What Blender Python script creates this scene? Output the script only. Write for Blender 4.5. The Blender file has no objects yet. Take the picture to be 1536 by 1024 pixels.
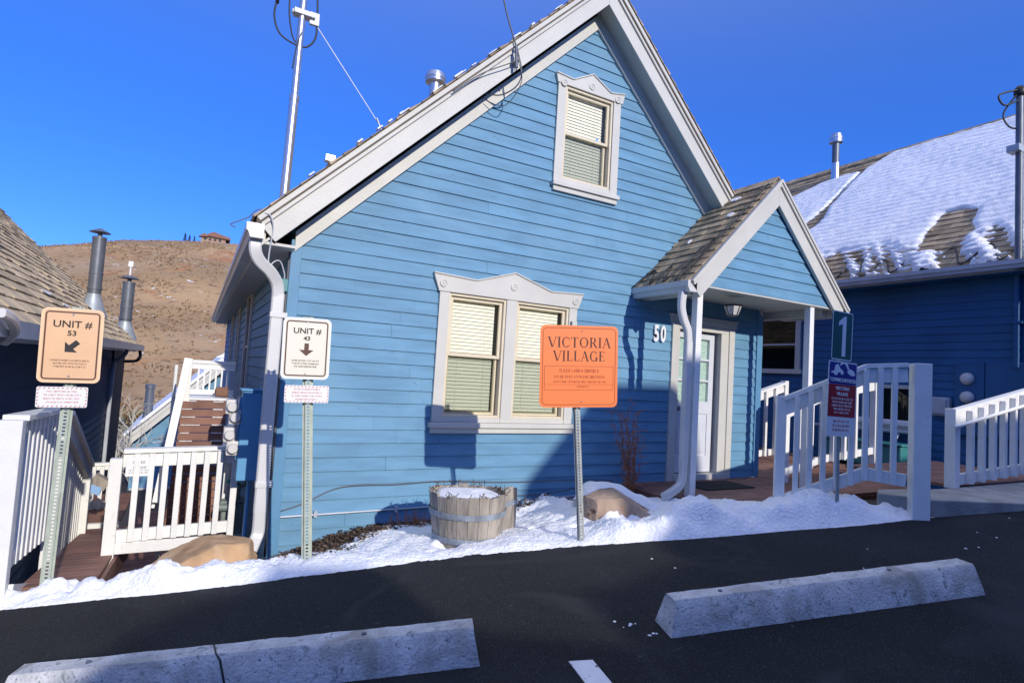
import bpy, math, random
from mathutils import Vector, Matrix, noise
random.seed(7)
SC = bpy.context.scene
COL = SC.collection
V = Vector

# ------------------------------------------------------------------ materials
def mat(name, base, rough=.7, metal=0, noise_amt=0, noise_scale=8, bump=0, bump_scale=40, spec=.5, col2=None, island=0, detail=6, stretch=None, coat=0):
    m = bpy.data.materials.new(name); m.use_nodes = True
    nt = m.node_tree; b = nt.nodes['Principled BSDF']
    b.inputs['Base Color'].default_value = (*base, 1)
    b.inputs['Roughness'].default_value = rough
    b.inputs['Metallic'].default_value = metal
    b.inputs['Specular IOR Level'].default_value = spec
    if coat: b.inputs['Coat Weight'].default_value = coat
    tc = nt.nodes.new('ShaderNodeTexCoord')
    src = tc.outputs['Object']
    if stretch:
        mp = nt.nodes.new('ShaderNodeMapping'); mp.inputs['Scale'].default_value = stretch
        nt.links.new(src, mp.inputs['Vector']); src = mp.outputs['Vector']
    out = None
    if noise_amt or col2:
        n = nt.nodes.new('ShaderNodeTexNoise'); n.inputs['Scale'].default_value = noise_scale; n.inputs['Detail'].default_value = detail
        nt.links.new(src, n.inputs['Vector'])
        r = nt.nodes.new('ShaderNodeValToRGB')
        c2 = col2 if col2 else tuple(c*(1-noise_amt) for c in base)
        c1 = base if col2 else tuple(min(1, c*(1+noise_amt*.6)) for c in base)
        r.color_ramp.elements[0].position = .36; r.color_ramp.elements[1].position = .66
        r.color_ramp.elements[0].color = (*c2, 1); r.color_ramp.elements[1].color = (*c1, 1)
        nt.links.new(n.outputs['Fac'], r.inputs['Fac']); out = r.outputs['Color']
    if island:
        g = nt.nodes.new('ShaderNodeNewGeometry')
        mr = nt.nodes.new('ShaderNodeMapRange'); mr.inputs['To Min'].default_value = 1-island; mr.inputs['To Max'].default_value = 1+island
        nt.links.new(g.outputs['Random Per Island'], mr.inputs['Value'])
        mx = nt.nodes.new('ShaderNodeMix'); mx.data_type = 'RGBA'; mx.blend_type = 'MULTIPLY'; mx.inputs['Factor'].default_value = 1
        if out: nt.links.new(out, mx.inputs['A'])
        else: mx.inputs['A'].default_value = (*base, 1)
        nt.links.new(mr.outputs['Result'], mx.inputs['B']); out = mx.outputs['Result']
    if out: nt.links.new(out, b.inputs['Base Color'])
    if bump:
        n2 = nt.nodes.new('ShaderNodeTexNoise'); n2.inputs['Scale'].default_value = bump_scale; n2.inputs['Detail'].default_value = 8
        nt.links.new(src, n2.inputs['Vector'])
        bp = nt.nodes.new('ShaderNodeBump'); bp.inputs['Strength'].default_value = bump; bp.inputs['Distance'].default_value = .02
        nt.links.new(n2.outputs['Fac'], bp.inputs['Height']); nt.links.new(bp.outputs['Normal'], b.inputs['Normal'])
    return m

def spots(m, col, scale, lo, hi, dist=0, stretch=None):
    """paint patches of another colour over an existing material"""
    nt = m.node_tree; b = nt.nodes['Principled BSDF']
    tc = nt.nodes.new('ShaderNodeTexCoord'); n = nt.nodes.new('ShaderNodeTexNoise')
    n.inputs['Scale'].default_value = scale; n.inputs['Detail'].default_value = 7; n.inputs['Distortion'].default_value = dist
    src = tc.outputs['Object']
    if stretch:
        mp = nt.nodes.new('ShaderNodeMapping'); mp.inputs['Scale'].default_value = stretch
        nt.links.new(src, mp.inputs['Vector']); src = mp.outputs['Vector']
    nt.links.new(src, n.inputs['Vector'])
    r = nt.nodes.new('ShaderNodeMapRange'); r.inputs['From Min'].default_value = lo; r.inputs['From Max'].default_value = hi
    nt.links.new(n.outputs['Fac'], r.inputs['Value'])
    mx = nt.nodes.new('ShaderNodeMix'); mx.data_type = 'RGBA'
    nt.links.new(r.outputs['Result'], mx.inputs['Factor'])
    ln = b.inputs['Base Color'].links
    if ln: nt.links.new(ln[0].from_socket, mx.inputs['A'])
    else: mx.inputs['A'].default_value = b.inputs['Base Color'].default_value
    mx.inputs['B'].default_value = (*col, 1)
    nt.links.new(mx.outputs['Result'], b.inputs['Base Color'])
    return m

M = {}
M['siding'] = spots(spots(mat('blue_siding', (.112, .268, .41), .62, noise_amt=.12, noise_scale=2.2, bump=.16, bump_scale=70, stretch=(1, 1, 6), island=.045), (.15, .315, .455), 1.1, .5, .8, 1), (.055, .16, .28), 5, .66, .80, 2, (1, 1, 2.5))
M['siding_navy'] = mat('navy_siding', (.012, .105, .25), .6, noise_amt=.2, noise_scale=1.2, bump=.15, bump_scale=50)
M['siding_dark'] = mat('dark_blue_siding', (.018, .05, .11), .6, noise_amt=.2, noise_scale=1.5, bump=.15, bump_scale=50)
M['bluetrim'] = mat('blue_trim', (.095, .25, .41), .55, noise_amt=.06, bump=.08, bump_scale=70)
M['trim'] = spots(mat('cream_white_trim', (.55, .54, .49), .5, noise_amt=.05, noise_scale=3, bump=.10, bump_scale=30), (.50, .48, .44), 7, .68, .76, 2)
M['white'] = spots(mat('white_paint', (.76, .76, .74), .5, noise_amt=.05, noise_scale=5, bump=.12, bump_scale=45), (.45, .44, .42), 9, .68, .78, 2)
M['gutter'] = mat('white_gutter_metal', (.60, .595, .575), .35, noise_amt=.06, noise_scale=4)
M['gutter_grey'] = mat('grey_gutter_metal', (.42, .45, .50), .35, noise_amt=.1, noise_scale=4)
M['sash'] = mat('cream_vinyl_sash', (.66, .58, .42), .45, noise_amt=.05)
M['blind'] = mat('ivory_blind', (.84, .83, .71), .6)
M['dark'] = mat('dark_void', (.012, .014, .016), .6)
M['roomdark'] = mat('dim_room', (.30, .31, .27), .9)
M['shingle'] = mat('tan_shingle', (.38, .29, .185), .9, noise_amt=.35, noise_scale=5, bump=.5, bump_scale=120, island=.30)
M['shingle_tan'] = mat('light_tan_shingle', (.56, .44, .28), .9, noise_amt=.25, noise_scale=3, bump=.4, bump_scale=90, island=.18)
M['shingle_dark'] = mat('brown_shingle', (.17, .135, .095), .9, noise_amt=.35, noise_scale=4, bump=.5, bump_scale=100, island=.3)
M['asphalt'] = spots(mat('asphalt', (.0185, .0205, .0235), .88, noise_amt=.35, noise_scale=1.3, bump=.9, bump_scale=190, spec=.3), (.085, .088, .092), 140, .60, .66)
spots(M['asphalt'], (.006, .007, .008), 110, .58, .64)
spots(M['asphalt'], (.036, .038, .042), .9, .56, .72, 2)
spots(M['asphalt'], (.060, .062, .066), 2.2, .68, .74, 4, (1, 3, 1))
M['concrete'] = mat('concrete', (.32, .31, .29), .85, noise_amt=.25, noise_scale=5, bump=.4, bump_scale=60)
M['stop'] = spots(spots(mat('chipped_white_paint', (.52, .53, .54), .8, noise_amt=.2, noise_scale=9, bump=.4, bump_scale=70, detail=10), (.20, .22, .23), 17, .60, .70, .8), (.11, .13, .14), 60, .63, .70, .3)
spots(M['stop'], (.30, .29, .27), 3, .55, .68, 1); spots(M['stop'], (.22, .22, .21), 95, .62, .68)
M['snow'] = spots(spots(mat('snow', (.85, .86, .89), .6, noise_amt=.03, noise_scale=3, bump=.9, bump_scale=45, spec=.3), (.62, .60, .57), 6, .62, .80, 2), (.20, .15, .10), 85, .715, .74)
M['snow'].node_tree.nodes['Principled BSDF'].inputs['Subsurface Weight'].default_value = .25
M['snow'].node_tree.nodes['Principled BSDF'].inputs['Subsurface Radius'].default_value = (.02, .03, .05)
M['soil'] = mat('dark_soil', (.045, .032, .022), .95, noise_amt=.5, noise_scale=12, bump=.8, bump_scale=40)
M['mulch'] = mat('bark_mulch', (.085, .055, .035), .95, island=.7, noise_amt=.3)
M['deckwood'] = mat('red_brown_deck', (.23, .115, .082), .7, noise_amt=.25, noise_scale=4, bump=.25, bump_scale=40, island=.16, stretch=(1, 1, 1))
M['stone'] = spots(mat('tan_sandstone', (.44, .28, .15), .85, noise_amt=.35, noise_scale=3.5, bump=.6, bump_scale=14, detail=9), (.55, .40, .26), 2.4, .5, .7, 1)
M['stone2'] = spots(mat('pink_sandstone', (.40, .29, .21), .85, noise_amt=.3, noise_scale=4, bump=.7, bump_scale=12, detail=9), (.10, .05, .03), 5.5, .62, .67, 1.4)
spots(M['stone2'], (.42, .20, .08), 3, .56, .66, 1)
M['barrel'] = spots(mat('weathered_oak', (.36, .32, .27), .9, noise_amt=.4, noise_scale=9, bump=.7, bump_scale=34, island=.08, stretch=(1, 1, .25)), (.20, .17, .15), 5, .58, .72, 1, (1, 1, .4))
M['hoop'] = mat('zinc_hoop', (.27, .31, .36), .75, metal=.1, noise_amt=.35, noise_scale=9)
M['galv'] = mat('galvanised_steel', (.42, .45, .43), .5, metal=.35, noise_amt=.12, noise_scale=10)
M['greenpost'] = mat('pale_green_steel', (.42, .47, .40), .5, metal=.1, noise_amt=.12, noise_scale=10)
M['steel'] = mat('bright_steel', (.62, .63, .66), .3, metal=.85)
M['flue'] = mat('blue_grey_flue', (.13, .145, .17), .45, metal=.3, noise_amt=.15, noise_scale=6)
M['flashing'] = mat('lead_flashing', (.36, .40, .43), .5, metal=.3, noise_amt=.15)
M['black'] = mat('black_rubber', (.015, .015, .017), .5)
M['wire'] = mat('grey_wire', (.10, .10, .11), .5)
M['palewire'] = mat('pale_cable', (.55, .57, .6), .4)
M['orange'] = mat('orange_sign_face', (.88, .215, .055), .45, noise_amt=.02)
M['signink'] = mat('dark_brown_ink', (.06, .014, .01), .6)
M['orangeink'] = mat('faded_orange_ink', (.42, .075, .02), .6)
M['tansign'] = mat('faded_tan_sign_face', (.76, .48, .28), .45, noise_amt=.04)
M['tanedge'] = mat('pale_peach_edge', (.84, .58, .36), .45)
M['creamsign'] = mat('cream_sign_face', (.74, .71, .60), .45)
M['brownink'] = mat('brown_ink', (.10, .042, .028), .6)
M['blackink'] = mat('black_ink', (.018, .018, .02), .6)
M['redink'] = mat('faded_red_ink', (.52, .12, .10), .6)
M['whitesign'] = mat('white_sign_face', (.76, .77, .78), .45)
M['greensign'] = mat('dark_green_sign_face', (.012, .085, .075), .4)
M['navysign'] = mat('navy_sign_face', (.012, .02, .22), .4)
M['redsign'] = mat('red_sign_face', (.33, .008, .02), .4)
M['door'] = mat('pale_grey_door', (.60, .62, .66), .45, noise_amt=.04)
M['curtain'] = mat('pale_curtain', (.42, .56, .52), .8, noise_amt=.2, noise_scale=30)
M['teal'] = mat('teal_enamel', (.04, .21, .22), .45)
M['cabinet'] = mat('light_blue_steel', (.10, .30, .52), .45, noise_amt=.06)
M['meterglass'] = mat('meter_plastic', (.62, .60, .58), .25)
M['boxgrey'] = mat('grey_green_steel', (.16, .20, .19), .5, noise_amt=.2)
M['twig'] = mat('dry_red_twig', (.30, .115, .05), .9)
M['pale_twig'] = mat('pale_bark', (.50, .47, .40), .9)
M['trunk'] = mat('grey_bark', (.14, .11, .085), .95, noise_amt=.3)
M['conifer'] = mat('dark_conifer', (.018, .032, .020), .95, island=.4)
M['rustleaf'] = mat('rust_scrub', (.24, .13, .045), .95, island=.5)
M['olive'] = mat('olive_scrub', (.16, .15, .06), .95, island=.5)
M['brick'] = mat('red_clay_roof', (.24, .125, .085), .9, noise_amt=.2)
M['mat'] = mat('dark_doormat', (.018, .018, .016), .98, bump=.8, bump_scale=120)
M['paintline'] = spots(mat('road_paint', (.68, .69, .70), .7, noise_amt=.1, noise_scale=10), (.05, .05, .055), 30, .66, .72, 1)
M['iceblue'] = mat('blue_plastic', (.25, .42, .70), .4)
M['hill'] = mat('hill_grass', (.37, .235, .115), .95, noise_amt=.25, noise_scale=.03, bump=.9, bump_scale=.6)
spots(M['hill'], (.37, .25, .14), .035, .5, .7, 1)
spots(M['hill'], (.36, .17, .07), .06, .58, .68, 1)
spots(M['hill'], (.10, .07, .038), .55, .56, .70, 1)
spots(M['hill'], (.75, .77, .80), .42, .675, .70, .5)

def glass(name, tint=(.85, .9, .9)):
    m = bpy.data.materials.new(name); m.use_nodes = True
    nt = m.node_tree; nt.nodes.clear()
    o = nt.nodes.new('ShaderNodeOutputMaterial'); mx = nt.nodes.new('ShaderNodeMixShader')
    t = nt.nodes.new('ShaderNodeBsdfTransparent'); t.inputs['Color'].default_value = (*tint, 1)
    g = nt.nodes.new('ShaderNodeBsdfGlossy'); g.inputs['Roughness'].default_value = .02
    f = nt.nodes.new('ShaderNodeFresnel'); f.inputs['IOR'].default_value = 1.5
    nt.links.new(f.outputs['Fac'], mx.inputs['Fac']); nt.links.new(t.outputs[0], mx.inputs[1]); nt.links.new(g.outputs[0], mx.inputs[2])
    nt.links.new(mx.outputs[0], o.inputs['Surface'])
    return m
M['glass'] = glass('window_glass', (.97, .98, .97))
M['screen'] = glass('insect_screen', (.73, .76, .75)); M['glassgreen'] = glass('tinted_glass', (.55, .66, .62))

# ------------------------------------------------------------------ mesh helpers
ORG = {}
def loc_of(o): return ORG.get(o.name, V((0, 0, 0)))

class MB:
    def __init__(s): s.v = []; s.f = []
    def add(s, vs, fs):
        n = len(s.v); s.v += [V(p) for p in vs]; s.f += [tuple(i+n for i in f) for f in fs]
    def quad(s, a, b, c, d): s.add([a, b, c, d], [(0, 1, 2, 3)])
    def obox(s, o, ax, ay, az):
        o, ax, ay, az = V(o), V(ax), V(ay), V(az)
        p = [o, o+ax, o+ax+ay, o+ay, o+az, o+ax+az, o+ax+ay+az, o+ay+az]
        fs = [(0, 3, 2, 1), (4, 5, 6, 7), (0, 1, 5, 4), (1, 2, 6, 5), (2, 3, 7, 6), (3, 0, 4, 7)]
        if ax.cross(ay).dot(az) < 0: fs = [f[::-1] for f in fs]
        s.add(p, fs)
    def box(s, a, b):
        s.obox(a, (b[0]-a[0], 0, 0), (0, b[1]-a[1], 0), (0, 0, b[2]-a[2]))
    def beam(s, p, q, w, h, up=(0, 0, 1), off=0):
        p, q = V(p), V(q); d = (q-p); side = d.cross(V(up)).normalized(); u = side.cross(d).normalized()
        s.obox(p - side*w/2 - u*h/2 + side*off, d, side*w, u*h)
    def prism(s, poly, vec):
        n = len(poly); poly = [V(p) for p in poly]; vec = V(vec)
        nrm = V((0, 0, 0))
        for i in range(n): nrm += poly[i].cross(poly[(i+1) % n])
        if nrm.dot(vec) > 0: poly = poly[::-1]
        s.add(poly + [p+vec for p in poly], [tuple(range(n)), tuple(range(2*n-1, n-1, -1))] + [(i, i+n, (i+1) % n+n, (i+1) % n) for i in range(n)])
    def sweep(s, pts, sec, up=(0, 0, 1), cap=True, radii=None):
        pts = [V(p) for p in pts]; rings = []; u = None
        for i, p in enumerate(pts):
            t = (pts[min(i+1, len(pts)-1)] - pts[max(i-1, 0)]).normalized()
            if u is None:
                u = V(up); u = (u - t*u.dot(t))
                if u.length < 1e-3: u = V((1, 0, 0)) - t*t.x
                u.normalize()
            else:
                u = (u - t*u.dot(t)).normalized()
            w = t.cross(u); k = radii[i] if radii else 1
            rings.append([p + u*a*k + w*b*k for a, b in sec])
        n = len(sec); vs = [q for r in rings for q in r]; fs = []
        for i in range(len(pts)-1):
            for j in range(n): fs.append((i*n+j, i*n+(j+1) % n, (i+1)*n+(j+1) % n, (i+1)*n+j))
        if cap: fs += [tuple(range(n-1, -1, -1)), tuple((len(pts)-1)*n+j for j in range(n))]
        s.add(vs, fs)
    def tube(s, pts, r, n=8, radii=None, cap=True):
        s.sweep(pts, [(r*math.cos(2*math.pi*j/n), r*math.sin(2*math.pi*j/n)) for j in range(n)], radii=radii, cap=cap)
    def lathe(s, c, prof, n=20, ax=(0, 0, 1)):
        ax = V(ax).normalized(); a = ax.orthogonal().normalized(); b = ax.cross(a); c = V(c); vs = []; fs = []
        for r, z in prof:
            for j in range(n):
                t = 2*math.pi*j/n; vs.append(c + ax*z + (a*math.cos(t)+b*math.sin(t))*r)
        for i in range(len(prof)-1):
            for j in range(n): fs.append((i*n+j, i*n+(j+1) % n, (i+1)*n+(j+1) % n, (i+1)*n+j))
        fs += [tuple(range(n-1, -1, -1)), tuple((len(prof)-1)*n+j for j in range(n))]
        s.add(vs, fs)
    def build(s, name, m, parent=None, smooth=False, bevel=0, L=None, top=None):
        o3 = V((0, 0, 0))
        if parent is not None: o3 = loc_of(parent)
        elif top is not None: o3 = V(top)
        me = bpy.data.meshes.new(name)
        me.from_pydata([p - o3 for p in s.v], [], s.f); me.update()
        if smooth:
            me.polygons.foreach_set('use_smooth', [True]*len(me.polygons))
            if smooth != 2: me.set_sharp_from_angle(angle=math.radians(40))
        if isinstance(m, str): m = M[m]
        me.materials.append(m)
        o = bpy.data.objects.new(name, me); COL.objects.link(o)
        if parent is not None:
            o.parent = parent
        else: o.location = o3
        ORG[o.name] = o3
        if bevel:
            b = o.modifiers.new('bevel', 'BEVEL'); b.width = bevel; b.segments = 2; b.limit_method = 'ANGLE'; b.angle_limit = math.radians(50)
        if L: o['label'] = L
        return o

def thing(name, label, cat, loc, group=None):
    o = bpy.data.objects.new(name, None); COL.objects.link(o)
    o.empty_display_size = .2; o.location = V(loc); ORG[o.name] = V(loc)
    o['label'] = label; o['category'] = cat
    if group: o['group'] = group
    return o
def tag(o, label=None, cat=None, group=None, kind=None):
    if label: o['label'] = label
    if cat: o['category'] = cat
    if group: o['group'] = group
    if kind: o['kind'] = kind
    return o

def text_mesh(s, size, O, u, v, n, m, parent, name='lettering', align='CENTER', depth=.0015, sx=1, bold=0):
    cu = bpy.data.curves.new(name, 'FONT'); cu.body = s; cu.size = size; cu.align_x = align; cu.align_y = 'CENTER'
    cu.extrude = depth; cu.offset = bold; cu.resolution_u = 3
    to = bpy.data.objects.new('tmp', cu); COL.objects.link(to)
    dg = bpy.context.evaluated_depsgraph_get(); dg.update()
    me = bpy.data.meshes.new_from_object(to.evaluated_get(dg))
    bpy.data.objects.remove(to); me.name = name
    O, u, v, n = V(O), V(u), V(v), V(n); base = loc_of(parent)
    for p in me.vertices:
        c = p.co.copy(); p.co = O + u*c.x*sx + v*c.y + n*(c.z) - base
    me.materials.clear(); me.materials.append(M[m])
    o = bpy.data.objects.new(name, me); COL.objects.link(o); o.parent = parent; ORG[o.name] = base
    return o

# clipping for lapped siding
def clip(poly, a, b, c):            # keep a*x+b*y+c >= 0
    out = []
    for i in range(len(poly)):
        p, q = poly[i], poly[(i+1) % len(poly)]
        dp = a*p[0]+b*p[1]+c; dq = a*q[0]+b*q[1]+c
        if dp >= 0: out.append(p)
        if (dp >= 0) != (dq >= 0):
            t = dp/(dp-dq); out.append((p[0]+(q[0]-p[0])*t, p[1]+(q[1]-p[1])*t))
    return out
def laps(O, u, n, poly, e=.1363, z0=2.598, holes=(), prot=.019, mb=None, joints=False):
    """lap siding: convex poly in (s,z); O = point where s=0,z=0"""
    mb = mb or MB(); O, u, n = V(O), V(u), V(n); Z = V((0, 0, 1))
    zs = [p[1] for p in poly]; k0 = math.floor((min(zs)-z0)/e)
    k = k0
    flip = u.cross(Z).dot(n) < 0
    while z0+k*e < max(zs):
        a, b = z0+k*e, z0+(k+1)*e; k += 1
        band = clip(clip(poly, 0, 1, -a), 0, -1, b)
        if len(band) < 3: continue
        segs = [(-1e3, 1e3)]
        for (h0, h1, g0, g1) in holes:
            if b > g0+.03 and a < g1-.03:
                new = []
                for s0, s1 in segs:
                    if h0 > s0: new.append((s0, min(s1, h0)))
                    if h1 < s1: new.append((max(s0, h1), s1))
                segs = [x for x in new if x[1]-x[0] > 1e-3]
        if joints:
            cuts = []; q0 = min(p[0] for p in band)+random.uniform(.6, 3.6)
            while q0 < max(p[0] for p in band)-.3: cuts.append(q0); q0 += 3.66
            for c in cuts: segs = [w_ for s0, s1 in segs for w_ in (((s0, c-.0008), (c+.0008, s1)) if s0+.2 < c < s1-.2 else ((s0, s1),))]
        for s0, s1 in segs:
            pc = clip(clip(band, 1, 0, -s0), -1, 0, s1)
            if len(pc) < 3: continue
            j = random.uniform(-.0015, .0015)
            P = [O + u*p[0] + Z*p[1] + n*(prot+j - (prot-.004)*(p[1]-a)/e) for p in pc]
            if flip: P = P[::-1]
            mb.add(P, [tuple(range(len(P)))])
            bot = [p[0] for p in pc if abs(p[1]-a) < 1e-4]
            if len(bot) >= 2:
                x0, x1 = min(bot), max(bot)
                A = O+u*x0+Z*a; B = O+u*x1+Z*a
                q = [A+n*(prot+j), A, B, B+n*(prot+j)]
                if flip: q = q[::-1]
                mb.add(q, [(0, 1, 2, 3)])
    return mb

def shingles(O, a, b, na, nb, tab, exp, n, mb, tmin=.008, tmax=.02, skip=None):
    """O eave corner; a unit along eave; b unit up-slope; n outward normal"""
    O, a, b, n = V(O), V(a), V(b), V(n)
    rows = int(nb/exp)+1
    fl = a.cross(b).dot(n) < 0
    for r in range(rows):
        s0 = r*exp; s1 = min(s0+exp+.02, nb+.01); x = -random.uniform(0, tab)
        while x < na:
            w = tab*random.uniform(.7, 1.25); x0, x1 = max(0, x)+.003, min(na, x+w)-.003; x += w
            if x1 <= x0+.01: continue
            t = random.uniform(tmin, tmax); dz = random.uniform(-.006, .006)
            if skip and skip((x0+x1)/2, s0): continue
            p = [O+a*x0+b*(s0+dz)+n*t, O+a*x1+b*(s0+dz)+n*t, O+a*x1+b*s1+n*.003, O+a*x0+b*s1+n*.003,
                 O+a*x0+b*(s0+dz)-n*.003, O+a*x1+b*(s0+dz)-n*.003]
            fs = [(0, 1, 2, 3), (4, 5, 1, 0), (4, 0, 3), (1, 5, 2)]
            if fl: fs = [f[::-1] for f in fs]
            mb.add(p, fs)
    return mb

# ------------------------------------------------------------------ camera, sun, sky
cam = bpy.data.cameras.new('camera'); co = bpy.data.objects.new('camera', cam); COL.objects.link(co); SC.camera = co
yaw, pit, rol = map(math.radians, (28.726, 3.3678, 3.4488))
f_ = V((math.sin(yaw)*math.cos(pit), math.cos(yaw)*math.cos(pit), math.sin(pit)))
r0 = V((math.cos(yaw), -math.sin(yaw), 0)); u0 = r0.cross(f_)
r_ = r0*math.cos(rol) + u0*math.sin(rol); u_ = -r0*math.sin(rol) + u0*math.cos(rol)
mw = Matrix((r_, u_, -f_)).transposed().to_4x4(); mw.translation = V((0, 0, 1.6)); co.matrix_world = mw
cam.sensor_width = 36; cam.lens = 855.6/1536*36; cam.clip_end = 6000; cam.clip_start = .05

sd = V((-.11, 1, -.41)).normalized()
sun = bpy.data.lights.new('sun', 'SUN'); sun.energy = 3.45; sun.angle = math.radians(.6); sun.color = (1, .93, .82)
so = bpy.data.objects.new('sun', sun); COL.objects.link(so); so.rotation_euler = sd.to_track_quat('-Z', 'Y').to_euler(); so.location = (6, -10, 12)
w = bpy.data.worlds.new('World'); SC.world = w; w.use_nodes = True
nt = w.node_tree; bg = nt.nodes['Background']
sky = nt.nodes.new('ShaderNodeTexSky'); sky.sky_type = 'NISHITA'; sky.sun_disc = False
sky.sun_elevation = math.radians(22.2); sky.sun_rotation = math.atan2(.11, -1)
sky.altitude = 2100; sky.air_density = 1.0; sky.dust_density = .1; sky.ozone_density = 3.2
hs = nt.nodes.new('ShaderNodeHueSaturation'); hs.inputs['Saturation'].default_value = 1.25; hs.inputs['Value'].default_value = 1.12
nt.links.new(sky.outputs[0], hs.inputs['Color'])
tn = nt.nodes.new('ShaderNodeMix'); tn.data_type = 'RGBA'; tn.blend_type = 'MULTIPLY'; tn.inputs['Factor'].default_value = 1
nt.links.new(hs.outputs[0], tn.inputs['A']); tn.inputs['B'].default_value = (.97, .80, 1.10, 1)
# pale glow added at the zenith to brighten shaded snow, in world directions
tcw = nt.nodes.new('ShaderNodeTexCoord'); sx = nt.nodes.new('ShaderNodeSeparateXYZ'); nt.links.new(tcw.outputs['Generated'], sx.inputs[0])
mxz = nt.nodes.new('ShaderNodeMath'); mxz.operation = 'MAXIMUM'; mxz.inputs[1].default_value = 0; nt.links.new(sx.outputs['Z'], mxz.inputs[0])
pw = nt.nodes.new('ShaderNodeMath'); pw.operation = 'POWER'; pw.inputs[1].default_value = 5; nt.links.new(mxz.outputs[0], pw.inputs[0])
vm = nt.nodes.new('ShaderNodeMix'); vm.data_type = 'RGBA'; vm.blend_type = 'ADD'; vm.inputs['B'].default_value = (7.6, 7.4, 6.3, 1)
gm = nt.nodes.new('ShaderNodeGamma'); gm.inputs['Gamma'].default_value = .7; nt.links.new(tn.outputs['Result'], gm.inputs['Color'])
t2 = nt.nodes.new('ShaderNodeMix'); t2.data_type = 'RGBA'; t2.blend_type = 'MULTIPLY'; t2.inputs['Factor'].default_value = 1
nt.links.new(gm.outputs[0], t2.inputs['A']); t2.inputs['B'].default_value = (.52, 1.04, 1.85, 1)
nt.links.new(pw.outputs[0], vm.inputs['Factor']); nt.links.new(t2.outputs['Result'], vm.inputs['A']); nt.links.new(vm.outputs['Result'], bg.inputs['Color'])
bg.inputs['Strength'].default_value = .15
SC.view_settings.view_transform = 'Standard'; SC.view_settings.look = 'None'; SC.view_settings.gamma = 1
SC.view_settings.exposure = .22

# ------------------------------------------------------------------ terrain
def lerp(a, b, t): return a+(b-a)*t
def interp(x, pts):
    if x <= pts[0][0]: return pts[0][1]
    for (a, b), (c, d) in zip(pts, pts[1:]):
        if x <= c: return lerp(b, d, (x-a)/(c-a))
    return pts[-1][1]
def sm(t): t = max(0, min(1, t)); return t*t*(3-2*t)
EDGE = [(-3, 5.2), (-.99, 4.87), (-.3, 4.66), (.31, 4.47), (.90, 4.32), (1.94, 4.04), (2.82, 3.72), (3.43, 3.47), (3.97, 3.25), (4.51, 3.04), (5.08, 2.82), (5.6, 2.64), (6.57, 2.29), (12, .4), (30, -5)]
def zr(x): return -.03+.105*max(-12, min(12, x))
WB = [(-9, -1.9), (-3, -1.3), (-.3, -.8), (.5, -.36), (.77, -.24), (1.23, -.08), (1.69, -.01), (2.3, -.02), (3.44, .05), (4.17, .06), (4.63, .12), (5.2, .10), (9, .0)]
def ground_z(x, y):
    e = interp(x, EDGE)
    if y < e+.02: return zr(x)-.05
    t = (y-e)/(5.8-e)
    z = lerp(zr(x)-.03, interp(x, WB), sm(t))
    if y > 5.8:
        drop = interp(y, [(5.8, 0), (7, .35), (9, 1.3), (14, 2.2), (22, 3.6), (40, 5.0), (80, 6.0), (140, 6)])
        z = interp(x, WB) - drop*sm((10-x)/9) if y < 20 else -drop - .3
    return z
def grid(name, xs, ys, fn, m, smooth=True):
    vs = [(x, y, fn(x, y)) for y in ys for x in xs]; n = len(xs)
    fs = [(j*n+i, j*n+i+1, (j+1)*n+i+1, (j+1)*n+i) for j in range(len(ys)-1) for i in range(n-1)]
    mb = MB(); mb.add(vs, fs); return mb.build(name, m, smooth=2 if smooth else False)
def frange(a, b, s):
    n = max(1, round((b-a)/s)); return [a+(b-a)*i/n for i in range(n+1)]
xs = frange(-60, -3, 5)[:-1] + frange(-3, 12, .25) + frange(12, 90, 6)[1:]
ys = frange(-6, 2.2, .6)[:-1] + frange(2.2, 6.4, .1) + frange(6.4, 16, .6)[1:] + frange(16, 100, 5)[1:]
tag(grid('ground', xs, ys, ground_z, 'soil'), 'bare dark soil falling away behind the snow bank', kind='structure')
# asphalt sheet whose far edge follows the snow line
mb = MB(); ex = frange(-60, -12, 8)[:-1] + frange(-12, -3, 1)[:-1] + frange(-3, 12, .25) + frange(12, 90, 6)[1:]
rows = [-400, -100, -30, -8, 0, 1.2, 2]
vs = []
for yy in rows: vs += [(x, min(yy, interp(x, EDGE)-.2*(len(rows)-rows.index(yy))), zr(x)) for x in ex]
vs += [(x, interp(x, EDGE)+.14, zr(x)) for x in ex]
vs += [(x, interp(x, EDGE)+.2, zr(x)-.12) for x in ex]
n = len(ex)
mb.add(vs, [(j*n+i, j*n+i+1, (j+1)*n+i+1, (j+1)*n+i) for j in range(len(rows)+1) for i in range(n-1)])
tag(mb.build('road', 'asphalt'), 'dark asphalt parking area in front of the blue house', kind='structure')
# painted bay line
mb = MB(); P = [(1.785, 2.45), (1.895, 2.396), (1.66, 1.25), (1.55, 1.28)]
mb.prism([(p[0], p[1], zr(p[0])+.001) for p in P], (0, 0, .004))
# ragged edge of the paint
tag(mb.build('painted_line', 'paintline'), 'short white painted bay line on the asphalt', kind='structure')

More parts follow.
